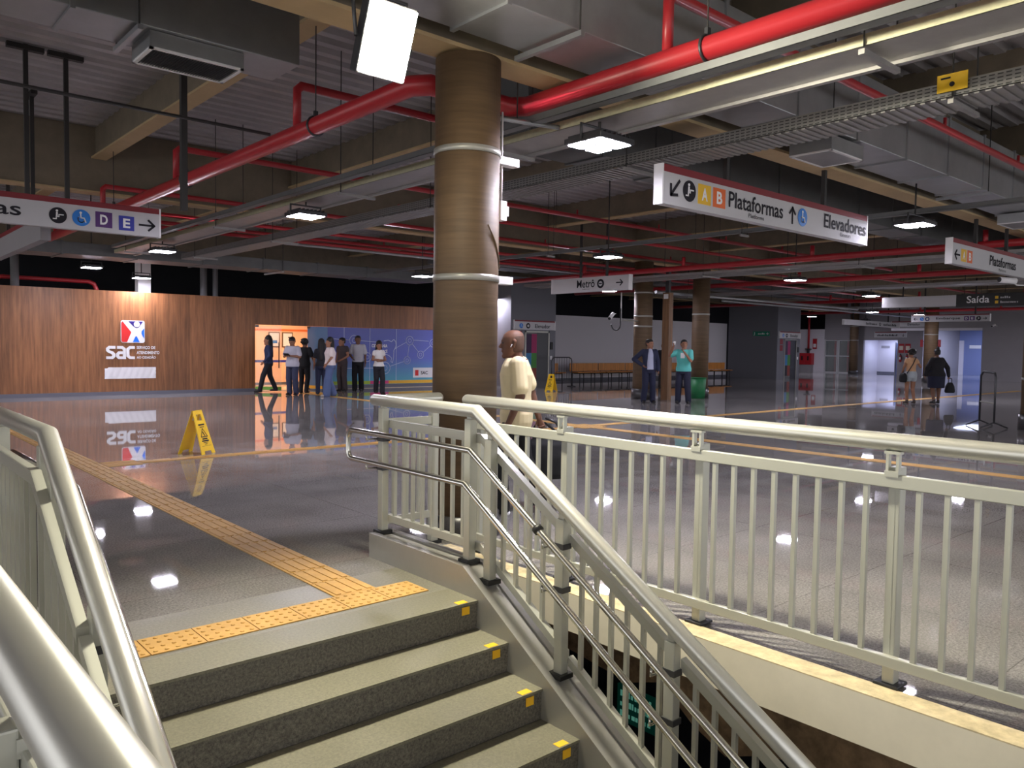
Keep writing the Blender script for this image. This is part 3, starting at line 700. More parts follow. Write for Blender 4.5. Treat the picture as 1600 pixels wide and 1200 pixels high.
for (p, q, r, m_, lb) in (((-6, 7.75, 3.62), (3.5, 7.75, 3.6), .016, 'rod', 'thin conduit crossing below the beam at upper left'),
                       ((4.15, 5.26, 3.42), (4.94, 5.05, 3.42), .02, 'duct', 'thin conduit running from the near column to the large LED lamp'),
                       ((7.5, 15.9, 3.6), (16.6, 15.9, 3.6), .03, 'duct', 'grey conduit above the Metro sign'),
                       ((19.2, 15.3, 3.2), (32, 15.1, 3.2), .05, 'duct', 'pale pipe running right from the two distant wood columns'),
                       ((26, 17.5, 3.33), (46, 17.5, 3.33), .05, 'duct', 'long pale pipe over the second elevator')):
    t = thing('conduit_run', p, lb, 'conduit'); MB().cyl(p, q, r, n=10).build('conduit', M[m_], t)
    mid = [p[i]*.5+q[i]*.5 for i in range(3)]; MB().cyl(mid, (mid[0], mid[1], 5.1), .006, n=6).build('hanger', M['rod'], t)
for (u, v, z0, z1, lb) in ((2.9, 8.5, 2.85, 3.92, 'dark T-topped post hanging right of the purple letter sign'),):
    t = thing('sign_hanger', (u, v, z0), lb, 'hanger')
    MB().box(u-.03, u+.03, v-.03, v+.03, z0, 5.09).build('post', M['rod'], t); MB().box(u-.25, u+.25, v-.03, v+.03, 5.04, 5.1).build('tee', M['rod'], t)

# ================================================================== SIGNS
def ic_escalator(f, t, s, z, r, d):
    mb = MB(); f.disc(mb, s, z, r, d, mi=0)
    f.stroke(mb, [(s-.55*r, z-.45*r), (s-.2*r, z-.45*r), (s-.2*r, z-.15*r), (s+.1*r, z-.15*r), (s+.1*r, z+.1*r), (s+.6*r, z+.1*r)], r*.12, d+.004, mi=1)
    f.stroke(mb, [(s-.12*r, z+.35*r), (s-.15*r, z-.1*r)], r*.2, d+.004, mi=1); f.disc(mb, s-.12*r, z+.58*r, r*.14, d+.004, mi=1)
    mb.build('escalator_icon', [M['ink'], M['whiteink']], t)
def ic_access(f, t, s, z, r, d):
    mb = MB(); f.disc(mb, s, z, r, d, mi=0)
    f.disc(mb, s-.08*r, z+.6*r, r*.14, d+.004, mi=1)
    f.stroke(mb, [(s-.08*r, z+.42*r), (s-.05*r, z-.02*r), (s+.3*r, z-.02*r), (s+.48*r, z-.5*r)], r*.14, d+.004, mi=1)
    f.ring(mb, s-.02*r, z-.2*r, r*.36, r*.11, d+.004, PI*.75, PI*1.95, mi=1)
    mb.build('wheelchair_icon', [M['blue'], M['whiteink']], t)
def letter_square(f, t, ch, s0, z0, w, h, m, d):
    mb = MB(); f.box(mb, s0, s0+w, z0, z0+h, 0, d); sq = mb.build('letter_square', M[m], t)
    text_mb(f, ch, s0+w*.27, z0+h*.18, w*.46, h*.64, d, .03).build('lettering', M['whiteink'], sq)
def arrow(f, t, s, z, L, ang, d, m='ink'):
    c, n = math.cos(ang), math.sin(ang); mb = MB(); a = (s-c*L/2, z-n*L/2); b = (s+c*L/2, z+n*L/2)
    f.stroke(mb, [a, b], L*.14, d)
    for q in (2.4, -2.4): f.stroke(mb, [b, (b[0]+math.cos(ang+q)*L*.52, b[1]+math.sin(ang+q)*L*.52)], L*.14, d)
    mb.build('arrow', M[m], t)
def words(f, t, body, s0, z0, w, h, d, m='ink', bold=.012): return text_mb(f, body, s0, z0, w, h, d, bold).build('lettering', M[m], t)
def blurred_line(f, t, s0, z0, w, h, d, m, n):
    """a line of print too far away to read: a row of unequal bars"""
    rnd = random.Random(int(s0*100)+n); mb = MB()
    for k in range(n):
        a = s0+w*k/n; f.box(mb, a, a+w/n*rnd.uniform(.5, .8), z0, z0+h*rnd.choice((.65, .7, 1)), d, d+.002)
    return mb.build('print', M[m], t)
def sign(name, f, L, H, label, band=.07, hang=(), th=.12, m='sign', cat='sign', ztop=5.1, cap='white'):
    t = thing(name, f.p(L/2, 0, 0), label, cat)
    p = MB(); f.box(p, 0, L, 0, H-band, -th, 0); p.build('panel', M[m], t)
    if band: b_ = MB(); f.box(b_, 0, L, H-band, H, -th, .001); b_.build('top_band', M['red_dark'], t)
    for q in (-.02, L): e = MB(); f.box(e, q, q+.02, -.005, H+.005, -th-.004, .004); e.build('end_cap', M[cap], t)
    for s in hang:
        h_ = MB(); c_ = f.p(s, 0, -th/2); h_.box(c_.x-.025, c_.x+.025, c_.y-.025, c_.y+.025, c_.z+H, ztop)
        if ztop > 5: h_.obox((c_.x, c_.y, ztop-.04), f.ex, f.en, f.ez, .2, .04, .03)
        h_.build('hanger', M['rod'], t)
    return t
D = .003
f = Frame((6.18, 4.86, 2.9), (1, 0, 0), (0, -1, 0))
t = sign('direction_sign', f, 4.3, .38, 'long hanging sign reading Plataformas and Elevadores', hang=(1.12, 3.22), ztop=3.72, th=.1)
arrow(f, t, .18, .17, .2, -2.3, D); ic_escalator(f, t, .41, .17, .105, D)
letter_square(f, t, 'A', .56, .07, .22, .2, 'sign_yellow', D); letter_square(f, t, 'B', .82, .07, .22, .2, 'sign_orange', D)
words(f, t, 'Plataformas', 1.1, .1, 1.09, .17, D); words(f, t, 'Platforms', 1.48, .035, .31, .045, D, bold=0)
arrow(f, t, 2.4, .165, .18, PI/2, D); ic_access(f, t, 2.63, .17, .105, D)
words(f, t, 'Elevadores', 3.15, .11, 1.12, .17, D); words(f, t, 'Elevators', 3.57, .045, .28, .045, D, bold=0)
f = Frame((-.7, 11.34, 2.9), (1, 0, 0), (0, -1, 0))
t = sign('direction_sign', f, 4.24, .38, 'hanging sign at left edge with purple D and blue E squares', hang=(2.7, 3.14), ztop=5.1)
words(f, t, 'Plataformas', .95, .1, 1.67, .17, D)
ic_escalator(f, t, 3.02, .155, .1, D); ic_access(f, t, 3.285, .155, .105, D)
letter_square(f, t, 'D', 3.45, .06, .2, .2, 'sign_purple', D); letter_square(f, t, 'E', 3.73, .05, .19, .19, 'sign_blue', D)
arrow(f, t, 4.08, .145, .19, 0, D)
f = Frame((13.44, 4.86, 2.9), (1, 0, 0), (0, -1, 0))
t = sign('direction_sign', f, 4.0, .4, 'hanging platform sign cut by the right edge, with small amber and orange letter squares', hang=(1.1, 2.6), ztop=3.72, th=.1)
arrow(f, t, .19, .15, .2, PI, D); letter_square(f, t, 'A', .36, .06, .22, .2, 'sign_yellow', D); letter_square(f, t, 'B', .62, .06, .22, .2, 'sign_orange', D)
words(f, t, 'Plataformas', 1.64, .1, 1.34, .17, D); words(f, t, 'Platforms', 2.1, .03, .36, .045, D, bold=0)
f = Frame((14.8, 15.28, 2.9), (0, -1, 0), (-1, 0, 0))
t = sign('direction_sign', f, 2.66, .37, 'hanging sign with the word Metro and a right arrow', band=.0, hang=(1.0, 1.9), ztop=5.1)
words(f, t, 'Metrô', .93, .11, .62, .2, D); words(f, t, 'Subway', 1.12, .05, .26, .04, D, bold=0)
mb = MB(); f.disc(mb, 1.75, .19, .115, D); f.disc(mb, 1.75, .19, .062, D+.004, mi=1); f.stroke(mb, [(1.71, .19), (1.79, .19)], .03, D+.008); mb.build('metro_icon', [M['ink'], M['sign']], t)
arrow(f, t, 2.37, .19, .2, 0, D)
f = Frame((2.62, 17.1, 2.88), (0, -1, 0), (1, 0, 0)); f = Frame((2.5, 12.7, 2.88), (0, 1, 0), (1, 0, 0))
t = sign('direction_sign', f, 3.9, .38, 'dim sign seen obliquely under the purple letter sign at left', hang=(.8, 2.8), m='greywall', cap='greywall')
words(f, t, 'Plataformas', 1.7, .1, 1.3, .16, D, 'blue')
# exit sign: pale blank panel and black panel
f = Frame((24.55, 10.83, 2.8), (0, -1, 0), (-1, 0, 0))
t = thing('exit_direction_sign', f.p(2.6, 0), 'long black hanging exit sign with a blank pale left half', 'sign')
mb = MB(); f.box(mb, 0, 2.1, .03, .34, -.1, 0); mb.build('blank_panel', M['sign'], t)
mb = MB(); f.box(mb, 2.1, 5.2, 0, .36, -.1, 0); mb.build('black_panel', M['black'], t)
for s in (.6, 4.2): c_ = f.p(s, .34, -.05); MB().cyl(c_, (c_.x, c_.y, 3.44), .02, n=8).build('hanger', M['rod'], t)
words(f, t, 'Saída', 2.38, .1, .58, .2, D, 'whiteink')
for z in (.07, .2):
    mb = MB(); f.box(mb, 3.1, 3.18, z, z+.08, 0, D); mb.build('amber_mark', M['sign_yellow'], t)
    blurred_line(f, t, 3.23, z+.01, .25 if z > .1 else .45, .06, 0, 'sign', 5 if z > .1 else 11)
mb = MB(); f.disc(mb, 3.95, .19, .1, D); mb.build('amber_icon', M['sign_yellow'], t)
f = Frame((36.0, 14.56, 2.8), (0, -1, 0), (-1, 0, 0))
t = sign('direction_sign', f, 3.05, .3, 'distant sign reading Embarque with blue icons, before the blue corridor', band=.04, hang=(.5, 2.5))
arrow(f, t, .16, .12, .15, PI, D); ic_access(f, t, .42, .12, .08, D)
mb = MB(); f.ring(mb, .64, .12, .07, .035, D); mb.build('ring_icon', M['sign_blue'], t)
words(f, t, 'Embarque', 1.0, .06, .95, .13, D)
for i, ch in enumerate('DE'): letter_square(f, t, ch, 2.1+i*.22, .04, .18, .17, 'sign_purple', D)
ic_escalator(f, t, 2.65, .12, .09, D); arrow(f, t, 2.88, .12, .14, 0, D)
f = Frame((37.9, 18.5, 2.78), (1, 0, 0), (0, -1, 0))
t = sign('direction_sign', f, 6.3, .27, 'long thin distant sign above the glass doors', band=0, hang=(1, 5))
blurred_line(f, t, 2.3, .07, 1.3, .12, 0, 'ink', 10); ic_escalator(f, t, 3.9, .13, .09, D); blurred_line(f, t, 4.3, .07, 1.6, .12, 0, 'ink', 12)
f = Frame((51.95, 23.3, 2.4), (0, -1, 0), (-1, 0, 0))
t = sign('door_sign', f, 2.0, .36, 'pale sign strip on the wall above the bright doorway', band=.06, th=.05)
blurred_line(f, t, .15, .08, 1.3, .12, 0, 'ink', 15); arrow(f, t, 1.8, .15, .16, -PI/2, D)
f = Frame((47.4, 20.3, 2.95), (0, -1, 0), (-1, 0, 0))
t = sign('direction_sign', f, 2.3, .3, 'grey sign strip at the top of the blue corridor opening', band=.05, hang=(.4, 1.9))
words(f, t, 'Elevador', .9, .06, .7, .13, D); mb = MB(); f.disc(mb, .3, .12, .07, D); mb.build('icon', M['ink'], t); arrow(f, t, 2.0, .12, .12, 0, D)

# ================================================================== WALL LOGO, BANNER, MURAL, OFFICE
f = Frame((0, VB, 0), (1, 0, 0), (0, -1, 0))
M['logo_red'] = mat('logo_red', (214, 40, 40), .5); M['logo_navy'] = mat('logo_navy', (44, 30, 120), .5); M['logo_blue'] = mat('logo_blue', (24, 112, 236), .5)
t = thing('wall_logo', (6.52, VB, 1.43), 'white square emblem of a raised-arm figure, red and blue, over the lettering', 'sign')
S0, Z0, Q = 6.22, 1.43, .61
def lp(pts): return [(S0+a*Q, Z0+b*Q) for a, b in pts]
rc = .09; rr_ = []
for cx, cz, a0 in ((1-rc, 1-rc, 0), (rc, 1-rc, PI/2), (rc, rc, PI), (1-rc, rc, 1.5*PI)):
    rr_ += [(cx+rc*math.cos(a0+PI/2*k/6), cz+rc*math.sin(a0+PI/2*k/6)) for k in range(7)]
mb = MB(); f.poly(mb, lp(rr_), 0, .03); mb.build('plate', M['white'], t)
mb = MB(); f.poly(mb, lp([(.02, .1), (.06, .03), (.25, .03), (.43, .47), (.07, .95), (.02, .88)]), .03); mb.build('red_field', M['logo_red'], t)
mb = MB(); f.poly(mb, lp([(.3, .96), (.93, .96), (.76, .7), (.66, .665), (.56, .7)]), .03); mb.build('navy_field', M['logo_navy'], t)
mb = MB(); f.disc(mb, S0+.665*Q, Z0+.83*Q, .13*Q, .034); mb.build('head_disc', M['white'], t)
mb = MB(); f.poly(mb, lp([(.98, .66), (.98, .2), (.91, .3), (.86, .42), (.87, .53)]), .03); mb.build('side_field', M['logo_blue'], t)
mb = MB(); f.poly(mb, lp([(.49, .03), (.78, .03), (.66, .29), (.61, .29)]), .03); mb.build('lower_field', M['logo_blue'], t)
t = thing('wall_lettering', (6.5, VB, .98), 'raised white letters sac with three lines of small capitals beside them', 'sign')
def thick(t, pts_list, name):
    mb = MB()
    for pts in pts_list: f.ribbon(mb, pts, .075, .003, .03)
    mb.build(name, M['white'], t)
thick(t, [[(6.08, 1.3), (5.93, 1.3), (5.885, 1.26), (5.885, 1.22), (5.92, 1.185), (6.0, 1.155), (6.04, 1.11), (6.04, 1.06), (6.0, 1.02), (5.85, 1.02)]], 'letter')
thick(t, [[(6.12, 1.3), (6.25, 1.3), (6.305, 1.25), (6.305, 1.02), (6.17, 1.02), (6.135, 1.06), (6.135, 1.115), (6.17, 1.155), (6.268, 1.155)]], 'letter')
thick(t, [[(6.57, 1.3), (6.45, 1.3), (6.395, 1.25), (6.395, 1.07), (6.45, 1.02), (6.57, 1.02)]], 'letter')
for k, (tx, wd) in enumerate((('SERVIÇO DE', .49), ('ATENDIMENTO', .6), ('AO CIDADÃO', .5))):
    text_mb(f, tx, 6.62, 1.245-.125*k, wd, .085 if k != 0 else .095, .015, .03).build('text_line', M['white'], t)
ban = MB(); nn = 40; rnd = random.Random(3)
gr = [[.006+.014*abs(math.sin(i*.9+j*1.3)+.6*math.sin(i*.37-j*2.1)) for j in range(7)] for i in range(nn+1)]
vs = [f.p(5.81+1.31*i/nn, .45+.31*j/6-(.03*(1-i/nn) if j == 6 and i < 3 else 0), gr[i][j]) for i in range(nn+1) for j in range(7)]
ban.add(vs, [(i*7+j, (i+1)*7+j, (i+1)*7+j+1, i*7+j+1) for i in range(nn) for j in range(6)], 0, True)
tag(ban.build('paper_banner', M['white']), 'wrinkled blank white banner taped below the lettering on the wood wall', 'banner')
# printed glass mural --------------------------------------------------
mm = mat('mural_print', (70, 84, 160), .3); N, L, b = nodes(mm)
tc = N.new('ShaderNodeTexCoord'); sx = N.new('ShaderNodeSeparateXYZ'); L.new(tc.outputs['Object'], sx.inputs[0])
cr = N.new('ShaderNodeValToRGB'); e = cr.color_ramp.elements
e[0].position = 0; e[0].color = (*lin((84, 170, 190)), 1); e[1].position = 1; e[1].color = (*lin((84, 92, 178)), 1)
q = e.new(.45); q.color = (*lin((86, 98, 190)), 1)
mr = N.new('ShaderNodeMapRange'); mr.inputs[1].default_value = .2; mr.inputs[2].default_value = 2.0; L.new(sx.outputs[2], mr.inputs[0]); L.new(mr.outputs[0], cr.inputs[0]); L.new(cr.outputs[0], b.inputs['Base Color'])
t = thing('printed_mural', (14.1, VB, 0), 'blue printed glass mural with linked circles, right of the office door', 'mural')
mb = MB(); f.box(mb, 11.74, 17.3, .13, 2.02, -.03, 0); mb.build('glass_panel', mm, t)
mb = MB(); f.box(mb, 11.74, 17.3, 0, .13, -.03, -.004); mb.build('plinth_strip', M['skirting'], t)
for a, c_, m_ in ((11.74, 12.6, (220, 150, 60)), (12.6, 14.02, (170, 196, 60)), (14.02, 14.75, (220, 70, 130)), (14.75, 17.3, (240, 186, 60))):
    mb = MB(); f.box(mb, a, c_, .14, .25, 0, .003); mb.build('colour_stripe', mat('stripe_%d' % len(MATS), m_, .5), t)
WI = mat('mural_white_ink', (206, 212, 236), .5)
mb = MB()
for x in (13.03, 14.0, 15.05): f.box(mb, x-.008, x+.008, .13, 2.02, 0, .002)
mb.build('panel_joint', WI, t)
circ = [(11.95, 1.68, .17), (13.4, 1.6, .17), (15.6, 1.63, .15), (15.5, .94, .13), (16.06, 1.14, .13), (14.6, .68, .2), (13.9, 1.05, .15), (16.6, 1.55, .14)]
for (s, z, r) in circ:
    mb = MB(); f.ring(mb, s, z, r, .02, .0015); ci = mb.build('circle_icon', WI, t); mb = MB(); f.ring(mb, s, z, r*.45, .012, .0015, n=8); mb.build('pictogram', WI, ci)
mb = MB()
for i, j in ((0, 1), (2, 3), (2, 4), (3, 5), (4, 7)):
    (a, b1, r1), (c_, d1, r2) = circ[i], circ[j]; L_ = math.hypot(c_-a, d1-b1); ux, uz = (c_-a)/L_, (d1-b1)/L_
    f.stroke(mb, [(a+ux*r1, b1+uz*r1), (c_-ux*r2, d1-uz*r2)], .016, .0015)
f.stroke(mb, [(13.57, 1.6), (14.45, 1.55)], .016, .0015); f.stroke(mb, [(13.0, .68), (14.4, .68)], .016, .0015); f.stroke(mb, [(15.75, 1.65), (16.4, 1.62)], .016, .0015)
f.stroke(mb, [(15.46, 1.57), (15.1, 1.4), (15.02, 1.35)], .016, .0015); mb.build('linking_lines', WI, t)
mb = MB(); f.stroke(mb, [(14.55, 1.6), (14.72, 1.63), (14.85, 1.58), (14.95, 1.66), (15.02, 1.58), (15.04, 1.46), (15.0, 1.36), (14.95, 1.28), (14.94, 1.05), (14.9, .86), (14.83, .9), (14.86, 1.02), (14.76, 1.1), (14.6, 1.16)], .02, .0015); mb.build('map_outline', WI, t)
text_mb(f, 'CIDADANIA', 14.07, 1.38, .62, .11, .0015, .03).build('lettering', M['whiteink'], t)
text_mb(f, 'VOCÊ', 14.42, 1.2, .27, .12, .0015, .03).build('lettering', M['whiteink'], t)
mb = MB(); f.poly(mb, [(15.75, .33), (16.95, .33), (16.95, .68), (15.75, .68)], 0, .003); lb = mb.build('label_box', M['white'], t)
mb = MB(); f.poly(mb, [(15.84, .4), (15.98, .4), (15.98, .6), (15.84, .6)], .003, .002); mb.build('red_mark', M['logo_red'], lb)
text_mb(f, 'SAC', 16.08, .44, .3, .12, .003, .02).build('lettering', M['ink'], lb)
# glazed door leaves
def leaf(name, label, s, dn, L, gl, stripe):
    ff = Frame((s, VB+.02, 0), dn, (dn[1], -dn[0], 0)); t = thing(name, (s, VB+.02, 0), label, 'door', kind='structure')
    mb = MB(); ff.box(mb, 0, L, .02, 2.0, -.006, .006); mb.build('glass_pane', gl, t)
    for z in (.85, 1.15): pass
    mb = MB(); ff.box(mb, L-.07, L-.045, .72, 1.5, .03, .055); ff.box(mb, L-.07, L-.045, .78, .8, .0, .04); ff.box(mb, L-.07, L-.045, 1.42, 1.44, 0, .04); mb.build('pull_handle', M['steel_dark'], t)
    mb = MB(); ff.box(mb, .0, L, .05, .15, .007, .009); mb.build('stripe', stripe, t)
    mb = MB(); ff.box(mb, 0, .1, 1.95, 2.02, -.02, .02); ff.box(mb, 0, .1, 0.012, .07, -.02, .02); mb.build('pivot', M['steel_dark'], t)
    return t
leaf('door_1', 'clear glass door leaf standing at the left of the office doorway', 10.02, Vector((.72, -.69, 0)).normalized(), .8, M['glass'], mat('green_stripe', (120, 180, 70), .5))
leaf('door_2', 'tinted glass door leaf swung open at the right of the office doorway', 11.74, Vector((.35, -.94, 0)).normalized(), .82, mat('tinted_glass', (110, 150, 190), .05, alpha=.6), mat('amber_stripe', (230, 180, 60), .5))
# inside the office
fo = Frame((0, 26.4, 0), (1, 0, 0), (0, -1, 0))
for s0, s1, lb in ((11.86, 12.27, 'framed notice with a blue block on the lit office wall'), (12.36, 12.76, 'framed white notice right of the other on the office wall')):
    t = thing('framed_poster', (s0, 26.4, 1.33), lb, 'poster')
    mb = MB(); fo.box(mb, s0, s1, 1.33, 1.86, 0, .03); mb.build('frame', mat('poster_frame_%d' % len(MATS), (110, 84, 60), .5), t)
    mb = MB(); fo.box(mb, s0+.035, s1-.035, 1.365, 1.825, .03, .034); mb.build('sheet', M['white'], t)
    mb = MB()
    if 'blue' in lb: fo.box(mb, s0+.12, s1-.1, 1.47, 1.57, .034, .037)
    else: fo.box(mb, s0+.22, s1-.1, 1.66, 1.7, .034, .037)
    mb.build('print', M['blue'] if 'blue' in lb else M['ink'], t)
mb = MB(); fo.box(mb, 9, 18.4, 1.9, 1.97, 0, .02); tag(mb.build('wall_rail', mat('orange_rail', (236, 122, 60), .5)), 'orange stripe rail running along the lit office wall', 'wall rail')
t = thing('queue_barrier', (11.3, 25.2, 0), 'two steel queue posts joined by a blue belt inside the office doorway', 'barrier')
for u in (10.75, 12.0):
    MB().cyl((u, 25.2, .012), (u, 25.2, .04), .16, n=24).build('base', M['chrome'], t); MB().cyl((u, 25.2, .04), (u, 25.2, .95), .03, n=16).build('post', M['chrome'], t)
MB().box(10.75, 12.0, 25.19, 25.2, .83, .91).build('belt', M['sign_blue'], t)
t = thing('counter', (14.6, 25.6, 0), 'pale service counter deeper in the office behind the mural', 'counter')
MB().box(13.6, 15.6, 25.3, 25.9, .012, 1.0).build('body', M['white'], t); MB().box(13.55, 15.65, 25.25, 25.95, 1.0, 1.04).build('top', M['bench'], t)

# ================================================================== ELEVATOR SHAFTS AND BENCHES
def elevator(u0, label, far):
    t = thing('elevator_shaft', (u0+1.15, 23, 0), label, 'elevator')
    MB().box(u0, u0+2.25, 21.5, 24.4, 0, 4.0).build('shaft_wall', M['elev'], t)
    ff = Frame((u0, 21.5, 0), (1, 0, 0), (0, -1, 0))
    mb = MB(); ff.box(mb, .68, .74, 0, 2.06, 0, .03); ff.box(mb, 1.86, 1.92, 0, 2.06, 0, .03); ff.box(mb, .68, 1.92, 2.0, 2.06, 0, .03); mb.build('door_frame', M['kerb'], t)
    mb = MB(); ff.box(mb, .74, 1.3, 0, 2.0, 0, .008); mb.build('door_leaf', M['duct_dark'], t)
    mb = MB(); ff.box(mb, 1.31, 1.86, 0, 2.0, 0, .008); mb.build('door_leaf', M['steel_dark'], t)
    cols = [(60, 40, 70), (150, 40, 90), (60, 120, 170), (70, 130, 60), (40, 40, 50), (130, 60, 50)]
    for k, c_ in enumerate(cols):
        i, j = k % 2, k//2; mb = MB(); ff.box(mb, .76+.26*i, 1.02+.26*i, 1.25-.55*j, 1.95-.7*j+.0*j if j == 0 else 1.24-.55*(j-1), .008, .012)
        mb.build('door_poster', mat('poster_%d' % len(MATS), c_, .6), t)
    mb = MB(); ff.box(mb, 1.97, 2.1, 1.38, 1.66, 0, .03); mb.build('call_panel', M['black'], t)
    mb = MB(); ff.box(mb, 1.98, 2.08, 1.0, 1.14, 0, .02); mb.build('switch_plate', M['white'], t)
    mb = MB(); ff.box(mb, .25, .53, 1.78, 2.05, 0, .008); ff.box(mb, .25, .53, 1.45, 1.74, 0, .008); mb.build('notice', M['red_dark'], t)
    fs = Frame((u0+.12, 21.43, 2.1), (1, 0, 0), (0, -1, 0))
    s = sign('elevator_sign', fs, 2.03, .34, ('distant' if far else 'nearer')+' sign reading Elevador over the '+('second' if far else 'first')+' lift door', band=.05, th=.06)
    ic_access(fs, s, .32, .14, .09, D); mb = MB(); fs.disc(mb, .66, .14, .1, D); fs.disc(mb, .66, .14, .05, D+.004, mi=1); mb.build('lift_icon', [M['ink'], M['sign']], s)
    words(fs, s, 'Elevador', 1.0, .07, .78, .14, D)
    fe = Frame((u0, 22.7 if not far else 22.9, 2.2), (0, -1, 0), (-1, 0, 0)); L_ = .46 if not far else .95
    e_ = thing('exit_sign', fe.p(.2, 0), 'green exit sign on the '+('dark far shaft side wall' if far else 'violet side wall right of the near column'), 'sign')
    mb = MB(); fe.box(mb, 0, L_, 0, .24, 0, .03); mb.build('plate', M['exit'], e_)
    if far: blurred_line(fe, e_, .3, .08, .4, .09, .03, 'whiteink', 5)
    mb = MB(); fe.stroke(mb, [(L_-.18, .12), (L_-.06, .12)], .03, .031); fe.stroke(mb, [(L_-.11, .17), (L_-.06, .12), (L_-.11, .07)], .03, .031); fe.disc(mb, .1, .17, .025, .031); fe.stroke(mb, [(.1, .14), (.1, .08), (.06, .04)], .03, .031); mb.build('pictogram', M['whiteink'], e_)
elevator(18.8, 'grey elevator block with coloured door posters, right of the near column', False)
elevator(36.9, 'distant dark elevator block beyond the wood columns', True)
def bench(u, label):
    t = thing('bench', (u, 23.4, 0), label, 'bench', 'benches along the white wall')
    MB().box(u-.87, u+.87, 23.62, 23.66, .46, .8, bev=.01).build('backrest', M['bench'], t)
    MB().box(u-.87, u+.87, 23.15, 23.6, .4, .44, bev=.01).build('seat', M['bench'], t)
    for x in (-.7, 0, .7):
        mb = MB(); mb.tube([(u+x, 23.2, 0), (u+x, 23.2, .385), (u+x, 23.64, .385), (u+x, 23.64, 0)], .02, 8); mb.tube([(u+x, 23.68, .3), (u+x, 23.68, .75)], .015, 8); mb.build('leg_frame', M['steel_dark'], t)
    MB().cyl((u-.85, 23.4, .37), (u+.85, 23.4, .37), .02, n=8).build('crossbar', M['steel_dark'], t)
for u, lb in ((22.45, 'dim bench nearest the elevator block'), (24.9, 'wooden bench against the white wall, left one of the bright pair'), (26.7, 'wooden bench against the white wall, right one of the bright pair'),
              (28.5, 'bench hidden behind the man with hands on hips'), (30.8, 'bench behind the man in turquoise'), (32.6, 'bench partly behind the round column by the green bin'), (34.6, 'dark bench at the far right end of the white wall')):
    bench(u, lb)
t = thing('crowd_barrier', (20.9, 20.9, 0), 'dark tubular hoop barrier in front of the elevator block', 'barrier')
pts = [(20.3, 20.9, .02), (20.3, 20.9, .95), (20.34, 20.9, 1.05), (20.45, 20.9, 1.1), (21.2, 20.9, 1.1), (21.31, 20.9, 1.05), (21.35, 20.9, .95), (21.35, 20.9, .02)]
MB().tube(pts, .022, 10).build('hoop', M['steel_dark'], t); MB().cyl((20.3, 20.9, .25), (21.35, 20.9, .25), .015, n=8).build('rail', M['steel_dark'], t)
for k in range(1, 8): MB().cyl((20.3+.131*k, 20.9, .25), (20.3+.131*k, 20.9, 1.09), .008, n=6).build('bar', M['steel_dark'], t)
for u in (20.3, 21.35): MB().box(u-.025, u+.025, 20.7, 21.1, 0, .025).build('foot', M['steel_dark'], t)
bn = thing('waste_bin', (20.02, 14.35, 0), 'green cylindrical bin between the man in turquoise and the round column', 'bin')
MB().cyl((19.93, 14.18, 0), (19.93, 14.18, .62), .2, .23, 24).build('body', M['green'], bn); MB().tube([(19.93+.235*math.cos(a), 14.18+.235*math.sin(a), .62) for a in [2*PI*k/24 for k in range(24)]], .014, 6, closed=True).build('rim', M['green'], bn)

# wet-floor signs
def wet_sign(loc, rz, label):
    t = thing('wet_floor_sign', loc, label, 'warning sign', 'folding wet-floor signs', rz=rz)
    H, W0, W1, SP = .56, .1, .15, .17
    for sgn in (1, -1):
        mb = MB(); P = lambda x, z, d=0: Vector((x, sgn*(SP*(1-z/H))+sgn*d, z))
        def pl(pts, d0, d1, mi=0):
            mb.prism([P(x, z, d0) for x, z in pts], P(0, 0, d1)-P(0, 0, d0), mi)
        w = lambda z: W1+(W0-W1)*z/H
        pl([(-w(0), 0), (-w(0)*.55, 0), (-w(.05)*.5, .04), (w(.05)*.5, .04), (w(0)*.55, 0), (w(0), 0), (w(.44), .44), (-w(.44), .44)], 0, .012)
        pl([(-w(.44), .44), (-.05, .44), (-.05, .52), (-w(.52), .52)], 0, .012); pl([(.05, .44), (w(.44), .44), (w(.52), .52), (.05, .52)], 0, .012)
        pl([(-w(.52), .52), (w(.52), .52), (w(H), H), (-w(H), H)], 0, .012)
        o = mb.build('board', M['yellow'], t, True)
        pr = MB(); mb = pr; q = -1 if sgn > 0 else 1
        for (x0, x1, z0, z1) in ((-.065, .065, .375, .395), (-.045, .045, .35, .358), (-.055, .055, .19, .206), (-.075, .075, .163, .18), (-.05, .05, .146, .153), (-.025, .025, .125, .133), (-.1, .1, .105, .108)):
            pl([(x0, z0), (x1, z0), (x1, z1), (x0, z1)], .013, .0145)
        for a, c_ in (((-.07, .225), (.07, .225)), ((.07, .225), (0, .335)), ((0, .335), (-.07, .225))):
            dx, dz = c_[0]-a[0], c_[1]-a[1]; l_ = math.hypot(dx, dz); nx, nz = -dz/l_*.005, dx/l_*.005
            pl([(a[0]+nx, a[1]+nz), (c_[0]+nx, c_[1]+nz), (c_[0]-nx, c_[1]-nz), (a[0]-nx, a[1]-nz)], .013, .0145)
        pl([(-.02, .285), (-.008, .3), (.02, .245), (.03, .235), (.01, .235)], .013, .0145)
        mb.build('print', M['ink'], o, True)
    MB().tube([(-W0, 0, H+.004), (W0, 0, H+.004)], .012, 8).build('hinge', M['yellow'], t, True)
    return t
wet_sign((3.81, 10.72, 0), math.radians(36), 'yellow folding wet-floor sign on the thin tactile line, nearer one')
wet_sign((18.45, 19.0, 0), math.radians(-72), 'yellow folding wet-floor sign by the elevator block, farther one')

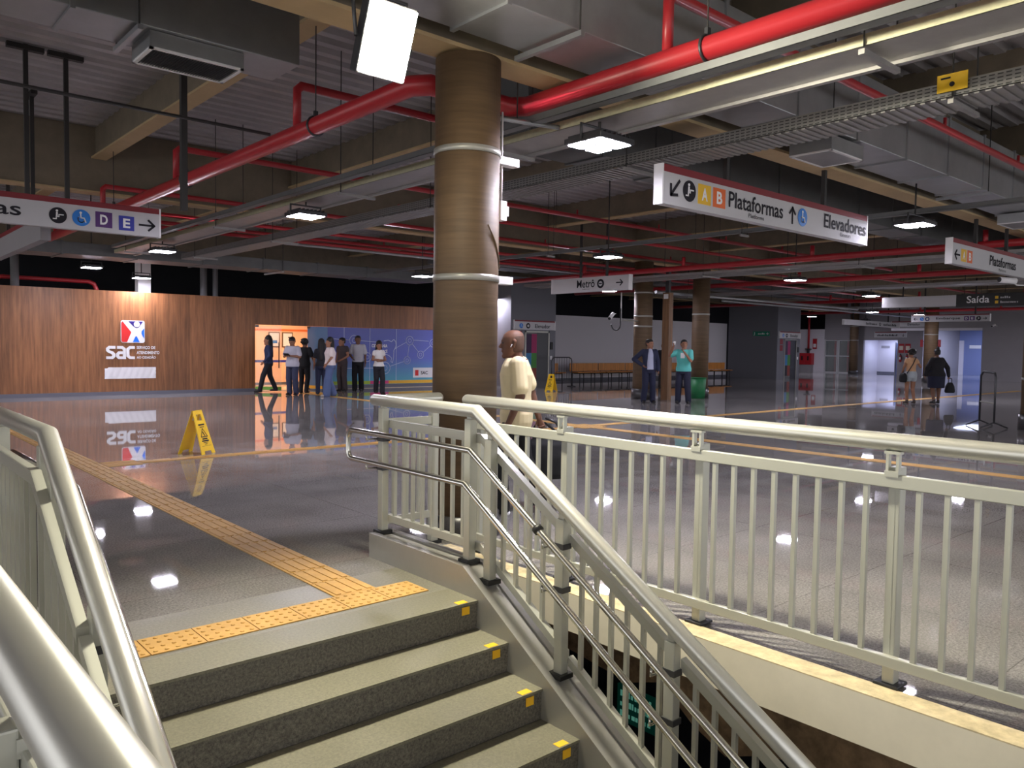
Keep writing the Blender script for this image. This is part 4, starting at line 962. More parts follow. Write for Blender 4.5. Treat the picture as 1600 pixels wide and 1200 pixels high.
# ================================================================== FAR END DETAILS
t = thing('hose_cabinet', (51.85, 27.9, 0), 'red fire hose cabinet on a grey plinth at the far white wall', 'fire cabinet')
MB().box(51.6, 51.98, 27.45, 28.4, .5, 1.3, bev=.01).build('cabinet', M['red'], t); MB().box(51.65, 51.98, 27.5, 28.35, 0, .5).build('plinth', M['greywall'], t)
f = Frame((51.6, 28.4, .5), (0, -1, 0), (-1, 0, 0))
mb = MB(); f.box(mb, .06, .45, .06, .74, 0, .012); mb.build('door', M['red'], t); mb = MB(); f.box(mb, .5, .89, .06, .74, 0, .012); mb.build('door', M['red'], t)
for q in (.2, .64): mb = MB(); f.box(mb, q, q+.12, .3, .6, .012, .016); mb.build('pane', M['black'], t)
t = thing('hydrant_riser', (51.8, 27.8, 1.5), 'red vertical pipe coming down above the fire hose cabinet', 'pipe')
MB().cyl((51.8, 27.8, 1.62), (51.8, 27.8, 4.6), .07, n=12).build('pipe', M['red'], t); MB().box(51.68, 51.92, 27.62, 28.0, 1.55, 1.62).box(51.74, 51.86, 27.74, 27.86, 1.3, 1.55).build('flange', M['steel_dark'], t)
t = thing('hydrant_sign', (51.97, 27.4, 1.6), 'red and white notice beside the far red riser pipe', 'sign')
mb = MB(); mb.box(51.96, 51.99, 27.28, 27.58, 1.6, 2.3); mb.build('plate', M['red'], t); MB().box(51.95, 51.96, 27.33, 27.53, 1.7, 1.95).build('print', M['white'], t)
for v in (26.25, 25.35, 24.85):
    t = thing('hydrant_riser', (52.6, v, 0), 'red standpipe behind the glass screen, '+{26.25: 'left', 25.35: 'middle', 24.85: 'right'}[v]+' one of three', 'pipe')
    MB().cyl((52.6, v, 0), (52.6, v, 4.9), .075, n=12).build('pipe', M['red'], t); MB().tube([(52.6+.12*math.cos(a), v+.12*math.sin(a), 1.5) for a in [2*PI*k/12 for k in range(12)]], .02, 6, closed=True).build('valve_wheel', M['red'], t)
struct('wall_valves', MB().box(53.4, 53.5, 24.3, 27.2, 0, 5.0), mat('brown_grey_wall', (104, 92, 88), .8))
for v0, lb in ((25.78, 'left leaf of the pale-framed glass screen before the red standpipes'), (24.8, 'right leaf of the pale-framed glass screen before the red standpipes')):
    t = thing('glass_screen_door', (52.02, v0, 0), lb, 'door')
    mb = MB()
    for q in ((v0, v0+.08, 0, 2.22), (v0+.87, v0+.95, 0, 2.22)): mb.box(51.97, 52.03, q[0], q[1], q[2], q[3])
    for z in (0, 1.1, 2.16): mb.box(51.975, 52.025, v0+.08, v0+.87, z, z+.07)
    mb.build('frame', M['sign'], t); MB().box(51.998, 52.004, v0+.08, v0+.87, .07, 2.16).build('pane', M['glass'], t)
t = thing('door_3', (53.6, 22.0, 0), 'grey door with a push bar inside the bright doorway', 'door', kind='structure')
MB().box(53.5, 53.56, 21.62, 22.55, 0, 2.05).build('leaf', M['bluewall'], t); MB().box(53.44, 53.5, 21.7, 22.45, .98, 1.04).build('push_bar', M['steel_dark'], t)
MB().box(53.46, 53.6, 22.55, 22.62, 0, 2.1).build('jamb', M['elev'], t)
t = thing('exit_sign', (53.48, 21.95, 1.5), 'green exit plate on the grey door inside the bright doorway', 'sign')
MB().box(53.47, 53.5, 21.7, 22.1, 1.5, 1.8).build('plate', M['exit'], t); MB().box(53.465, 53.47, 21.75, 22.05, 1.5, 1.57).build('white_strip', M['white'], t)
t = thing('grey_notice', (54.55, 23.8, 1.7), 'grey nameplate on the white wall of the bright doorway', 'sign')
MB().box(54.57, 54.6, 23.45, 24.0, 1.72, 1.88).build('plate', M['greywall'], t)
for k, v in enumerate((21.6, 21.2)):
    w_ = ('left', 'right')[k]
    t = thing('extinguisher_notice', (51.98, v, 1.5), 'red and cream fire notice panel right of the bright doorway, %s one' % w_, 'sign')
    MB().box(51.97, 51.995, v-.17, v+.17, 1.42, 2.0).build('plate', M['red'], t); MB().box(51.96, 51.97, v-.12, v+.12, 1.6, 1.86).build('print', M['cream'], t)
    t = thing('fire_extinguisher', (51.88, v, .8), 'red wall extinguisher below the fire notice, %s one' % w_, 'extinguisher')
    MB().capsule((51.88, v, .9), (51.88, v, 1.2), .075, n=16).build('cylinder', M['red'], t); MB().cyl((51.88, v, 1.26), (51.88, v, 1.36), .03, n=10).build('valve', M['black'], t)
    MB().tube([(51.86, v, 1.33), (51.8, v-.09, 1.3), (51.82, v-.1, 1.0)], .012, 6).build('hose', M['black'], t); MB().box(51.79, 51.81, v-.05, v+.05, 1.0, 1.15).build('label_plate', M['white'], t)
t = thing('wall_sensor', (51.97, 20.75, 1.55), 'small white round device on the wall right of the extinguishers', 'device'); MB().cyl((51.93, 20.75, 1.58), (52, 20.75, 1.58), .09, n=16).build('cover', M['white'], t)
t = thing('light_panel', (57.95, 19.3, 1.78), 'white rectangular notice on the blue corridor shutter', 'sign'); MB().box(57.94, 57.99, 18.96, 19.66, 1.78, 2.0).build('sheet', M['white'], t)
MBX = MB().box(57.9, 57.995, 20.0, 20.28, 0, 2.3); t = thing('door_4', (57.95, 20.1, 0), 'pale door leaf at the left end of the blue corridor', 'door', kind='structure'); MBX.build('leaf', M['whitewall'], t)
for v, w_ in ((16.02, 'left'), (15.2, 'right')):
    t = thing('column_notice', (40.8, v, 2.0), 'small dark red plate on the %s of the distant column between the women' % w_, 'sign'); MB().box(40.85, 40.9, v-.06, v+.06, 1.75, 2.1).build('plate', M['red_dark'], t)
    MB().box(40.87, 40.95, min(v, 15.6), max(v, 15.6), 2.0, 2.03).build('arm', M['steel_dark'], t)
# cameras
def cctv(loc, d, label, arm):
    t = thing('security_camera', loc, label, 'camera'); c = Vector(loc); d = Vector(d).normalized()
    MB().cyl(c-d*.17, c+d*.12, .055, .05, 20).build('barrel', M['white'], t); MB().cyl(c+d*.115, c+d*.135, .042, n=18).build('lens', M['black'], t)
    MB().tube([c-d*.08]+[Vector(a) for a in arm], .012, 8).build('arm', M['white'], t); return t
cctv((15.5, 4.72, 2.76), (-.75, .55, .05), 'white bullet camera hanging by the platform sign at the right edge', [(15.65, 4.6, 2.68), (15.85, 4.45, 2.68), (15.9, 4.42, 2.68), (15.9, 4.42, 3.4)])
cctv((46.9, 14.8, 2.95), (-.9, .2, -.3), 'distant white camera on the grey end wall', [(47.3, 14.8, 2.95), (47.5, 14.8, 2.95)])
t = cctv((16.75, 14.9, 2.36), (-.85, -.3, -.5), 'dome-ended camera on a looped bracket left of the round column', [(16.9, 14.85, 2.45)])
MB().tube([(16.72+.19*(1-math.cos(a))+.0, 14.85, 2.14+.0-.16*math.sin(a)+.22*(0 if 0 < a < PI else 0)) for a in [PI*k/10 for k in range(11)]]+[(17.1, 14.85, 2.6)], .018, 8).build('loop_cable', M['steel_dark'], t)
MB().cyl((17.12, 14.85, 2.25), (17.12, 14.85, 3.05), .018, n=8).build('drop_rod', M['white'], t); MB().cyl((17.12, 14.85, 2.27), (18.0, 14.93, 2.27), .02, n=8).build('arm', M['kerb'], t)
# steel stand by the right-hand column
t = thing('barrier_stand', (17.9, 5.55, 0), 'tall thin tubular stand beside the column at the right edge', 'barrier')
d = Vector((.73, .68, 0)); b0 = Vector((17.55, 5.45, 0))
MB().tube([b0+Vector((0, 0, .1)), b0+Vector((0, 0, 1.02)), b0+d*.04+Vector((0, 0, 1.1)), b0+d*.5+Vector((0, 0, 1.12)), b0+d*.6+Vector((0, 0, 1.04)), b0+d*.6+Vector((0, 0, .1))], .02, 10).build('hoop', M['steel_dark'], t)
MB().cyl(b0+Vector((0, 0, .5)), b0+d*.6+Vector((0, 0, .5)), .014, n=8).build('rail', M['kerb'], t)
for k in (0, .6):
    n_ = Vector((.68, -.73, 0)); MB().tube([b0+d*k-n_*.26+Vector((0, 0, .015)), b0+d*k+Vector((0, 0, .12)), b0+d*k+n_*.26+Vector((0, 0, .015))], .015, 8).build('foot', M['steel_dark'], t)
# green illuminated sign of the lower level
t = thing('lower_exit_sign', (6.0, 4.9, -2.2), 'green lit sign glimpsed on the lower level through the railing', 'sign')
f = Frame((6.0, 5.12, -2.22), (0, -1, 0), (-1, 0, 0)); mb = MB(); f.box(mb, 0, .5, 0, .36, 0, .03); mb.build('plate', mat('lit_green', (10, 70, 58), .4, emit=.15), t)
M['lit_text'] = mat('lit_green_text', (120, 200, 176), .4, emit=.25)
for k, n_ in enumerate((9, 12, 8)): blurred_line(f, t, .04, .25-.1*k, .3+.012*n_, .06, .03, 'lit_text', n_)
MB().cyl((6.02, 4.87, -1.86), (6.02, 4.87, -.23), .02, n=8).build('hanger', M['rod'], t)

# ================================================================== PEOPLE
SKIN_D = mat('skin_deep', (112, 76, 58), .55); SKIN_M = mat('skin_brown', (150, 104, 80), .55); SKIN_L = mat('skin_tan', (178, 130, 104), .55)
HAIR = mat('black_hair', (26, 22, 22), .6); EYE_M = mat('eye_dark', (30, 24, 22), .3); LIP = mat('lip', (110, 60, 56), .5)
def cloth(rgb, rough=.85): return mat('cloth_%d' % len(MATS), rgb, rough, noise=.06, scale=6)
def person(loc, face, h, label, skin, J=None, fat=1.0, vox=.011, head=(0, 0), top=None, legs=None, hair='short', shoes=(30, 28, 30), hands=('relax', 'relax'), female=False, eyes=False, extra=None):
    """figure looking along +Y in its own frame, 1.70 m tall before scaling; face = heading in degrees in the hall"""
    t = thing('person', (loc[0], loc[1], 0), label, 'person', rz=math.radians(face-90))
    S = h/1.70; j = dict(shR=(.168, -.01, 1.385), shL=(-.168, -.01, 1.385), elR=(.222, -.03, 1.12), elL=(-.222, -.03, 1.12), wrR=(.24, .05, .87), wrL=(-.24, .05, .87),
        hipR=(.09, 0, .90), hipL=(-.09, 0, .90), knR=(.10, .025, .49), knL=(-.10, .025, .49), anR=(.105, -.03, .09), anL=(-.105, -.03, .09), hscale=1.13, neck=(0, -.01, 1.46), head=(0, .02, 1.585), lean=(0, 0))
    if female: j.update(shR=(.148, -.01, 1.375), shL=(-.148, -.01, 1.375), elR=(.205, -.03, 1.12), elL=(-.205, -.03, 1.12), wrR=(.225, .05, .87), wrL=(-.225, .05, .87))
    if J: j.update(J)
    V = {k: Vector(v) for k, v in j.items() if not isinstance(v, float) and len(v) == 3}
    lx, ly = j['lean']
    def tor(z): q = (z-.9)/.56; return (lx*q, ly*q)
    sh = .92 if female else 1.0
    prof = [(.80, .135, .10), (.86, .165, .115), (.94, .172, .118), (1.02, .150, .108), (1.10, .142, .102), (1.20, .158, .110), (1.30, .176, .116), (1.38, .172, .105), (1.425, .130, .085), (1.46, .070, .062)]
    if female: prof = [(.80, .145, .11), (.86, .178, .125), (.94, .176, .122), (1.02, .145, .105), (1.10, .130, .096), (1.20, .142, .108), (1.28, .155, .122), (1.37, .155, .098), (1.425, .115, .08), (1.46, .060, .056)]
    def torso(mb, z0, z1, g):
        rg = []
        zs = [z0]+[p[0] for p in prof if z0 < p[0] < z1]+[z1]
        for z in zs:
            for a, b in zip(prof[:-1], prof[1:]):
                if a[0] <= z <= b[0]+1e-6: k = (z-a[0])/(b[0]-a[0]); rx = a[1]+(b[1]-a[1])*k; ry = a[2]+(b[2]-a[2])*k; break
            ff_ = fat if z < 1.36 else 1+(fat-1)*.4
            ox, oy = tor(z); rg.append(((ox, oy, z), rx*ff_+g, ry*ff_+g))
        mb.loft(rg)
    def limb(mb, pts, rs, g):
        for a, b, r0, r1 in zip(pts[:-1], pts[1:], rs[:-1], rs[1:]): mb.capsule(a, b, r0+g, r1+g)
    fl_ = 1+(fat-1)*.5; ar = [.052*fl_*sh, .042*fl_*sh, .030*sh]; lr = [.092*fl_, .062*fl_, .043]
    # head turned and tilted
    hy, hp = math.radians(head[0]), math.radians(head[1]); R = Matrix.Rotation(hy, 3, 'Z') @ Matrix.Rotation(hp, 3, 'X'); HC = V['head']
    hd = lambda p: HC+R @ (Vector(p)*j['hscale'])
    body = MB(); torso(body, .80, 1.46, 0)
    body.capsule(V['neck']-Vector((0, 0, .04)), HC+R @ Vector((0, -.02, -.05)), .058*sh, .052*sh)
    sk = MB(); sk.loft([((0, .042, -.122), .026, .026), ((0, .034, -.108), .045, .046), ((0, .022, -.075), .058, .068), ((0, .008, -.03), .069, .086), ((0, .0, .015), .075, .095), ((0, -.006, .055), .074, .094), ((0, -.01, .085), .060, .080), ((0, -.012, .108), .034, .046), ((0, -.012, .115), .008, .01)], 20)
    sk.capsule((0, .088, .012), (0, .108, -.022), .010, .015, 8); sk.capsule((-.022, .086, .028), (.022, .086, .028), .013, .013, 8); sk.capsule((-.02, .09, -.058), (.02, .09, -.058), .010, .010, 8); sk.capsule((0, .082, -.1), (0, .078, -.108), .018, .018, 8)
    for e in (-1, 1): sk.capsule((e*.074, -.008, -.025), (e*.080, -.016, .02), .010, .016, 8)
    body.add([hd(p) for p in sk.v], sk.f, 0, True)
    for s in 'RL':
        limb(body, [V['sh'+s], V['el'+s], V['wr'+s]], ar, 0)
        limb(body, [V['hip'+s], V['kn'+s], V['an'+s]], lr, 0)
        # hand: palm, four fingers of unequal length with a knuckle bend, thumb from the side of the palm
        w = V['wr'+s]; d = (w-V['el'+s]).normalized(); q = -1 if s == 'R' else 1
        side = Vector((0, 1, 0)) if abs(d.y) < .8 else Vector((0, 0, 1)); side = (side-d*side.dot(d)).normalized(); pn = d.cross(side)*(1 if s == 'L' else -1)
        kd = hands[0 if s == 'R' else 1]; curl = {'relax': .35, 'grip': 1.15, 'flat': .1}[kd]
        for o_ in (-.022, 0, .022): body.capsule(w, w+d*.085+side*o_, .021, .0165, 10)
        for k_, ln in enumerate((.066, .076, .071, .055)):
            b0 = w+d*.088+side*(.031-.0207*k_); d1 = (d*math.cos(curl)+pn*math.sin(curl)); d2 = (d*math.cos(curl*2.0)+pn*math.sin(curl*2.0))
            m_ = b0+d1*ln*.5; body.capsule(b0, m_, .0088, .008, 8); body.capsule(m_, m_+d2*ln*.5, .008, .0068, 8)
        tb = w+d*.03+side*.028; t1 = tb+(d*.75+side*.55+pn*.25).normalized()*.04; body.capsule(tb, t1, .0115, .0095, 8); body.capsule(t1, t1+(d*.9+side*.15+pn*(.3+curl*.3)).normalized()*.032, .0095, .0078, 8)
        a = V['an'+s]; body.capsule(a+Vector((0, -.01, -.03)), a+Vector((q*-.012, .12, -.05)), .034, .026)
    sc = lambda mb: mb.map(lambda p: p*S)
    tloc = Vector((0, 0, 0)); wl = WL[t.name]; WL[t.name] = Vector((0, 0, 0))
    bake(sc(body), 'body', skin, vox, t)
    for g_ in (top or []):
        mb = MB(); gr = g_.get('grow', .014)
        torso(mb, g_.get('z0', .88), g_.get('z1', 1.452), gr)
        sl = g_.get('sleeve', 'short')
        for s in 'RL':
            e_ = V['el'+s]; w = V['wr'+s]; a = V['sh'+s]
            if sl == 'short': e2 = a+(e_-a)*.72; limb(mb, [a, e2], [ar[0]*1.04, ar[0]*1.02], gr+.004)
            elif sl == 'cap': e2 = a+(e_-a)*.3; limb(mb, [a, e2], [ar[0], ar[0]], gr)
            elif sl == 'long': limb(mb, [a, e_, w], [ar[0], ar[1], ar[2]], gr)
            if sl != 'none': mb.capsule(a+Vector((-a.x*.5, 0, .012)), a, .045*sh+gr*.5, .05*sh+gr*.5)
        bake(sc(mb), g_.get('name', 'shirt'), g_['m'], vox, t, 5)
        if g_.get('front'):                                       # open front showing the inner shirt
            mb = MB(); mb.loft([((0, q_*fat+gr-.03, z), w_, .048) for z, w_, q_ in ((.9, .095, .122), (1.0, .09, .116), (1.15, .085, .112), (1.3, .08, .12), (1.38, .062, .112), (1.43, .05, .092), (1.465, .04, .07))])
            bake(sc(mb), 'shirt_front', g_['front'], vox, t, 3)
    if legs:
        mb = MB(); gr = legs.get('grow', .012); ty = legs['type']
        if ty == 'skirt':
            zz = legs.get('z', .55); w_ = legs.get('w', 1.0)
            rg = [((0, 0, zz), .19*fat*w_, .15*fat*w_), ((0, 0, .75), .195*fat*w_, .145*fat*w_), ((0, 0, .92), .18*fat+gr, .125*fat+gr), ((0, 0, 1.04), .155*fat+gr, .11*fat+gr)]
            mb.loft(rg)
        else:
            torso(mb, .80, 1.03, gr)
            for s in 'RL':
                a, k_, n_ = V['hip'+s], V['kn'+s], V['an'+s]
                if ty == 'long': limb(mb, [a, k_, n_+Vector((0, 0, -.02))], [lr[0], lr[1]+legs.get('flare', 0)*.5+.008, lr[2]+.014+legs.get('flare', 0)], gr)
                elif ty == 'bermuda': limb(mb, [a, k_+(a-k_)*.05], [lr[0], lr[1]+.02], gr)
                else: limb(mb, [a, a+(k_-a)*.3], [lr[0], lr[0]*.97], gr)
        bake(sc(mb), legs.get('name', 'trousers'), legs['m'], vox, t, 5)
    sm = cloth(shoes, .5)
    for s in 'RL':
        a = V['an'+s]; q = -1 if s == 'R' else 1; mb = MB(); tz = a.z-.09
        mb.capsule(a+Vector((0, -.03, -.05)), a+Vector((-q*.014, .145, -.06)), .043, .036); mb.capsule(a+Vector((0, -.02, -.0)), a+Vector((0, .02, -.03)), .045, .045)
        mb.capsule(a+Vector((0, .03, -.03)), a+Vector((-q*.01, .1, -.055)), .042, .036)
        mb.v = [Vector((p.x, p.y, max(p.z, tz+.004))) for p in mb.v]
        o = bake(sc(mb), 'shoe', sm, max(vox, .009), t, 3)
    if hair != 'bald':
        mb = MB(); hs = MB()
        hs.loft([((0, -.030, -.045), .070, .072), ((0, -.026, .0), .080, .080), ((0, -.016, .035), .084, .094), ((0, -.012, .07), .080, .100), ((0, -.014, .1), .062, .082), ((0, -.014, .122), .03, .04)], 20)
        if hair in ('long', 'bob'):
            zl = -.42 if hair == 'long' else -.13
            hs.capsule((0, -.055, .02), (0, -.085, zl), .075, .06); hs.capsule((.06, -.03, .02), (.075, -.05, zl*.8), .035, .03); hs.capsule((-.06, -.03, .02), (-.075, -.05, zl*.8), .035, .03); hs.capsule((0, -.02, .06), (0, -.02, .07), .09, .09)
        if hair == 'bun': hs.capsule((0, -.03, .12), (0, -.04, .14), .05, .045)
        if hair == 'curly':
            rnd = random.Random(5)
            for _ in range(40):
                a, b = rnd.uniform(0, 2*PI), rnd.uniform(-.2, 1.3); p = (.092*math.cos(a)*math.cos(b), -.02+.1*math.sin(a)*math.cos(b), .02+.1*math.sin(b))
                if p[1] < .05 or p[2] > .06: hs.capsule(p, (p[0]*1.05, p[1]*1.05, p[2]+.005), .024, .024, 8)
        mb.add([hd(p) for p in hs.v], hs.f, 0, True); bake(sc(mb), 'hair', HAIR, max(vox*.8, .006), t, 3)
    else:
        mb = MB(); hs = MB(); hs.loft([((0, -.020, -.075), .056, .058), ((0, -.020, -.05), .066, .074), ((0, -.018, -.02), .0735, .079), ((0, -.018, .01), .0768, .082), ((0, -.018, .04), .0763, .084), ((0, -.02, .065), .068, .078)], 24)
        mb.add([hd(p) for p in hs.v], hs.f, 0, True); bake(sc(mb), 'cropped_hair', extra['stubble'] if extra and 'stubble' in extra else HAIR, .006, t, 2)
    if eyes:
        for e in (-1, 1):
            mb = MB(); mb.capsule(hd((e*.030, .082, .010)), hd((e*.034, .082, .010)), .009, .009, 8); sc(mb).build('eye', EYE_M, t)
        mb = MB(); mb.capsule(hd((-.02, .099, -.058)), hd((.02, .099, -.058)), .0035, .0035, 8); sc(mb).build('mouth', LIP, t)
    WL[t.name] = wl
    t['_scale'] = S
    return t
def at_person(t, p): return t.matrix_basis @ (Vector(p)*t['_scale'])
AWAY, TOWARD, LEFTW, RIGHTW = 48.7, 228.7, 138.7, -41.3
# man walking left behind the guardrail
navy, black_c = cloth((34, 40, 66)), cloth((24, 24, 28))
STUB = mat('shaved_hair', (88, 64, 52), .75)
man = person((4.70, 5.28), 134, 1.63, 'person in a cream T-shirt walking left behind the guardrail, shaved head', SKIN_D, vox=.0065, fat=1.14, hair='bald', head=(6, -3), eyes=True, extra={'stubble': STUB},
    J=dict(shR=(.165, -.02, 1.39), shL=(-.165, -.02, 1.39), hipR=(.09, 0, .90), knR=(.10, -.06, .50), anR=(.10, -.28, .14), hipL=(-.09, 0, .90), knL=(-.10, .16, .50), anL=(-.10, .12, .09), elL=(-.215, -.05, 1.11), wrL=(-.215, .05, .87), elR=(.215, -.12, 1.13), wrR=(.22, -.20, .88), lean=(0, .01), head=(0, .045, 1.585), hscale=1.1),
    top=[dict(m=mat('cream_tshirt', (238, 222, 178), .85, noise=.05, scale=5), z0=.80, sleeve='short', grow=.022, name='tshirt')], legs=dict(m=black_c, type='long', flare=.012), shoes=(32, 32, 34), hands=('grip', 'relax'))
mb = MB(); S_ = man['_scale']
mb.tube([Vector((.082*math.cos(a), -.012+.078*math.sin(a), 1.452+.012*math.sin(a)))*S_ for a in [2*PI*k/20 for k in range(20)]], .007, 6, closed=True); mb.build('neck_cord', M['red_dark'], man, True)
mb = MB(); mb.capsule(Vector((-.092, .045, 1.575))*S_, Vector((-.094, .055, 1.555))*S_, .0045, .0035, 8); mb.build('earphone', M['white'], man, True)
for s, yy in ((-.10, .12),):
    mb = MB(); mb.box((s-.05)*S_, (s+.05)*S_, (yy-.08)*S_, (yy+.19)*S_, .002, .024, bev=.008); mb.build('shoe_sole', M['white'], man, True)
bp = at_person(man, (.27, -.26, 0)); bt = thing('duffel_bag', (bp.x, bp.y, .28), 'black duffel bag carried behind the man in the cream T-shirt', 'bag', rz=man.rotation_euler.z)
mb = MB(); WL[bt.name] = Vector((0, 0, 0)); mb.loft([((0, 0, .0), .10, .17), ((0, 0, .05), .125, .21), ((0, -.01, .2), .13, .22), ((0, -.01, .32), .11, .18), ((0, 0, .38), .04, .11)], 20); bake(mb, 'bag_body', black_c, .012, bt)
mb = MB(); mb.tube([(0, .11, .33), (0, .10, .47), (0, .07, .51), (0, 0, .51), (0, -.08, .45), (0, -.1, .33)], .011, 8); mb.build('handle', M['black'], bt, True)
mb = MB(); mb.tube([(.06, -.19, .2), (.03, -.17, .4), (0, -.1, .52), (-.01, .0, .56)], .014, 6); mb.build('strap', M['steel_dark'], bt, True)
# two men talking by the round column
person((17.05, 13.75), 236, 1.72, 'person in a dark jacket over a pale shirt, hand on hip, by the round column', SKIN_M, fat=1.05, head=(28, 0), eyes=True,
    J=dict(elR=(.40, -.08, 1.17), wrR=(.215, .07, 1.02), elL=(-.25, -.03, 1.12), wrL=(-.24, .06, .88), anR=(.13, -.03, .09), anL=(-.13, -.03, .09)),
    top=[dict(m=navy, sleeve='long', z0=.90, grow=.02, name='jacket', front=cloth((176, 180, 204)))], legs=dict(m=cloth((30, 34, 60)), type='long', flare=.01))
teal = cloth((96, 190, 184))
cy = person((17.75, 13.12), 205, 1.72, 'person in a turquoise T-shirt raising one hand, the other at the chin', SKIN_M, fat=1.12, head=(20, 6), eyes=True,
    J=dict(elR=(.36, .12, 1.28), wrR=(.24, .22, 1.53), elL=(-.22, .16, 1.15), wrL=(-.05, .22, 1.38), anR=(.14, -.03, .09), anL=(-.14, -.03, .09), knR=(.12, .03, .49), knL=(-.12, .03, .49)),
    top=[dict(m=teal, z0=.86, grow=.02, name='tshirt')], legs=dict(m=cloth((34, 36, 58)), type='long', flare=.012), hands=('grip', 'grip'))
S_ = cy['_scale']; mb = MB(); mb.box(-.05*S_, .06*S_, .138*S_, .148*S_, 1.22*S_, 1.36*S_, bev=.003); mb.build('shirt_print', M['white'], cy, True)
cp = at_person(cy, (.21, .25, 1.62)); t = thing('paper_cup', cp, 'white cup held up by the man in turquoise', 'cup'); MB().cyl(cp+Vector((0, 0, -.05)), cp+Vector((0, 0, .05)), .032, .04, 16).build('cup', M['white'], t)
person((23.9, 18.6), TOWARD, 1.67, 'person in black half hidden behind the narrow dark wood pillar', SKIN_D, top=[dict(m=black_c, sleeve='long', grow=.02, name='jacket')], legs=dict(m=cloth((40, 34, 34)), type='long'), vox=.014)
# two women walking away on the right
skin_top = cloth((206, 160, 122))
wa = person((23.69, 9.55), AWAY, 1.56, 'person in a tan top and pale shorts walking away with a shoulder bag', SKIN_M, female=True, hair='curly', vox=.012,
    J=dict(elR=(.30, .0, 1.16), wrR=(.24, .12, 1.36), elL=(-.25, -.06, 1.15), wrL=(-.24, .06, 1.0), anR=(.08, -.10, .10), knR=(.085, .03, .49), anL=(-.09, .02, .09)),
    top=[dict(m=skin_top, sleeve='cap', z0=.95, grow=.01, name='top')], legs=dict(m=cloth((170, 176, 184)), type='shorts', name='shorts', grow=.016), shoes=(60, 48, 44))
bp = at_person(wa, (-.26, -.04, 0)); t = thing('shoulder_bag', (bp.x, bp.y, .62), 'black shoulder bag at the hip of the woman in shorts', 'bag', rz=wa.rotation_euler.z); WL[t.name] = Vector((0, 0, 0))
mb = MB(); mb.loft([((0, 0, 0), .07, .12), ((0, 0, .06), .09, .17), ((0, 0, .2), .08, .16), ((0, 0, .27), .04, .11)], 18); bake(mb, 'bag_body', black_c, .012, t)
mb = MB(); mb.tube([(.02, .06, .25), (.10, .14, .45), (.26, .155, .68), (.33, .06, .74), (.32, -.07, .72), (.22, -.10, .52), (.06, -.1, .26)], .013, 8); mb.build('strap', M['black'], t, True)
wb = person((24.4, 9.12), AWAY, 1.58, 'person in a dark dress walking away carrying a black handbag', SKIN_D, female=True, fat=1.42, hair='bun', vox=.013,
    J=dict(elR=(.33, -.02, 1.12), wrR=(.40, .03, .88), elL=(-.30, -.02, 1.13), wrL=(-.32, .04, .9), anR=(.10, .04, .09), anL=(-.11, -.10, .10)),
    top=[dict(m=cloth((28, 26, 32)), sleeve='long', z0=.86, grow=.026, name='blouse')], legs=dict(m=cloth((24, 26, 50)), type='skirt', z=.5, w=.94, name='skirt'), hands=('grip', 'relax'))
bp = at_person(wb, (.45, .03, 0)); t = thing('handbag', (bp.x, bp.y, .32), 'black handbag in the right hand of the woman in the dark dress', 'bag', rz=wb.rotation_euler.z); WL[t.name] = Vector((0, 0, 0))
mb = MB(); mb.loft([((0, 0, 0), .13, .06), ((0, 0, .05), .155, .08), ((0, 0, .2), .13, .07), ((0, 0, .31), .07, .04)], 18); bake(mb, 'bag_body', black_c, .012, t)
mb = MB(); mb.tube([(-.05, 0, .29), (-.045, 0, .41), (0, 0, .435), (.045, 0, .41), (.05, 0, .29)], .011, 8); mb.build('handle', M['black'], t, True)
# group at the office door and mural
jean = cloth((62, 76, 110)); dark_tr = cloth((34, 34, 42))
person((10.16, 22.6), 160, 1.66, 'person in dark blue work clothes stepping past the left edge of the doorway', SKIN_M, female=True, hair='long', vox=.013,
    J=dict(anR=(.09, -.22, .12), knR=(.095, -.05, .5), anL=(-.09, .26, .09), knL=(-.095, .17, .5), wrL=(-.22, .14, .95), elL=(-.24, -.02, 1.13)), top=[dict(m=cloth((44, 54, 88)), sleeve='long', grow=.016, name='shirt')], legs=dict(m=dark_tr, type='long'))
p2 = person((10.2, 21.1), 215, 1.64, 'person in a pale checked shirt and jeans looking down at a phone', SKIN_M, fat=1.14, head=(0, -28), vox=.012, eyes=True,
    J=dict(elR=(.25, .02, 1.14), wrR=(.09, .24, 1.17), elL=(-.25, .02, 1.14), wrL=(-.09, .24, 1.16)), top=[dict(m=cloth((186, 184, 198)), z0=.84, grow=.02, name='shirt')], legs=dict(m=cloth((54, 58, 84)), type='long', flare=.012), hands=('grip', 'grip'))
pp_ = at_person(p2, (0, .33, 1.19)); t = thing('phone', pp_, 'dark phone held by the man in the pale checked shirt', 'phone', rz=p2.rotation_euler.z); WL[t.name] = Vector((0, 0, 0)); MB().obox((0, -.0, 0), (1, 0, 0), (0, .8, .6), (0, -.6, .8), .08, .07, .006).build('phone_body', M['black'], t, True)
person((10.86, 21.68), 40, 1.6, 'person all in black facing the doorway beside the man with the phone', SKIN_D, fat=1.05, vox=.013, hair='curly',
    J=dict(elR=(.27, -.02, 1.14), wrR=(.33, .05, .92), anR=(.1, -.1, .1)), top=[dict(m=black_c, sleeve='short', grow=.022, z0=.82, name='tshirt')], legs=dict(m=black_c, type='long'))
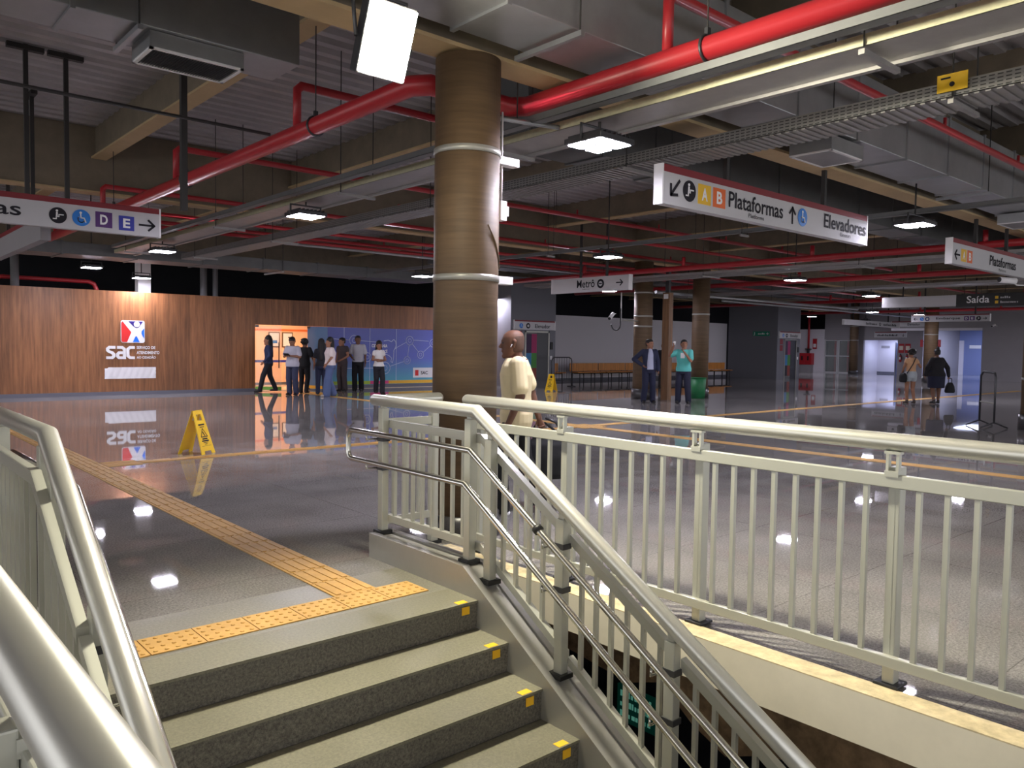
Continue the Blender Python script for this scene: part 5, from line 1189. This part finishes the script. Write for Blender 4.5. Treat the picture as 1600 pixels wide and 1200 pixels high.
person((10.85, 20.1), 165, 1.62, 'person with long dark hair, white blouse and wide jeans near the tinted door', SKIN_M, female=True, fat=1.2, hair='long', vox=.012, head=(10, 0),
    J=dict(elL=(-.28, .02, 1.16), wrL=(-.3, .16, .98), elR=(.24, -.04, 1.13), wrR=(.22, .06, .92), anL=(-.09, .12, .09), knL=(-.1, .1, .49), anR=(.1, -.12, .11)), top=[dict(m=cloth((228, 214, 212)), z0=.92, grow=.024, sleeve='short', name='blouse')], legs=dict(m=cloth((84, 100, 140)), type='long', flare=.045, name='jeans'), shoes=(190, 180, 172))
person((11.05, 21.0), 60, 1.58, 'person in dark clothes mostly hidden behind the woman with long hair', SKIN_M, female=True, hair='long', vox=.014, top=[dict(m=dark_tr, sleeve='short', name='top')], legs=dict(m=navy, type='long'))
person((12.35, 22.1), 200, 1.66, 'person in a dark vest standing close to a taller man before the mural', SKIN_M, vox=.013, head=(-15, 0), J=dict(elL=(-.25, .02, 1.13), wrL=(-.16, .2, 1.02)), top=[dict(m=cloth((70, 60, 62)), sleeve='cap', z0=.84, grow=.02, name='vest')], legs=dict(m=cloth((66, 58, 60)), type='long', flare=.01))
person((12.85, 22.0), 225, 1.73, 'person in a white shirt and black trousers before the mural', SKIN_D, vox=.013, head=(20, 0), J=dict(elR=(.25, .03, 1.13), wrR=(.12, .2, 1.02)), top=[dict(m=cloth((190, 188, 196)), sleeve='short', z0=.9, grow=.018, name='shirt')], legs=dict(m=black_c, type='long', flare=.012))
person((12.62, 20.4), 262, 1.55, 'person in a white top with folded arms walking past the mural', SKIN_M, female=True, hair='bob', vox=.012, head=(-10, -8), eyes=True,
    J=dict(elR=(.23, .02, 1.12), wrR=(-.04, .19, 1.12), elL=(-.23, .02, 1.12), wrL=(.04, .16, 1.08), anR=(.02, -.18, .12), knR=(.07, -.02, .5), anL=(-.07, .14, .09), knL=(-.09, .12, .49)), top=[dict(m=cloth((226, 222, 220)), z0=.9, sleeve='cap', grow=.016, name='top')], legs=dict(m=dark_tr, type='long', flare=.012))
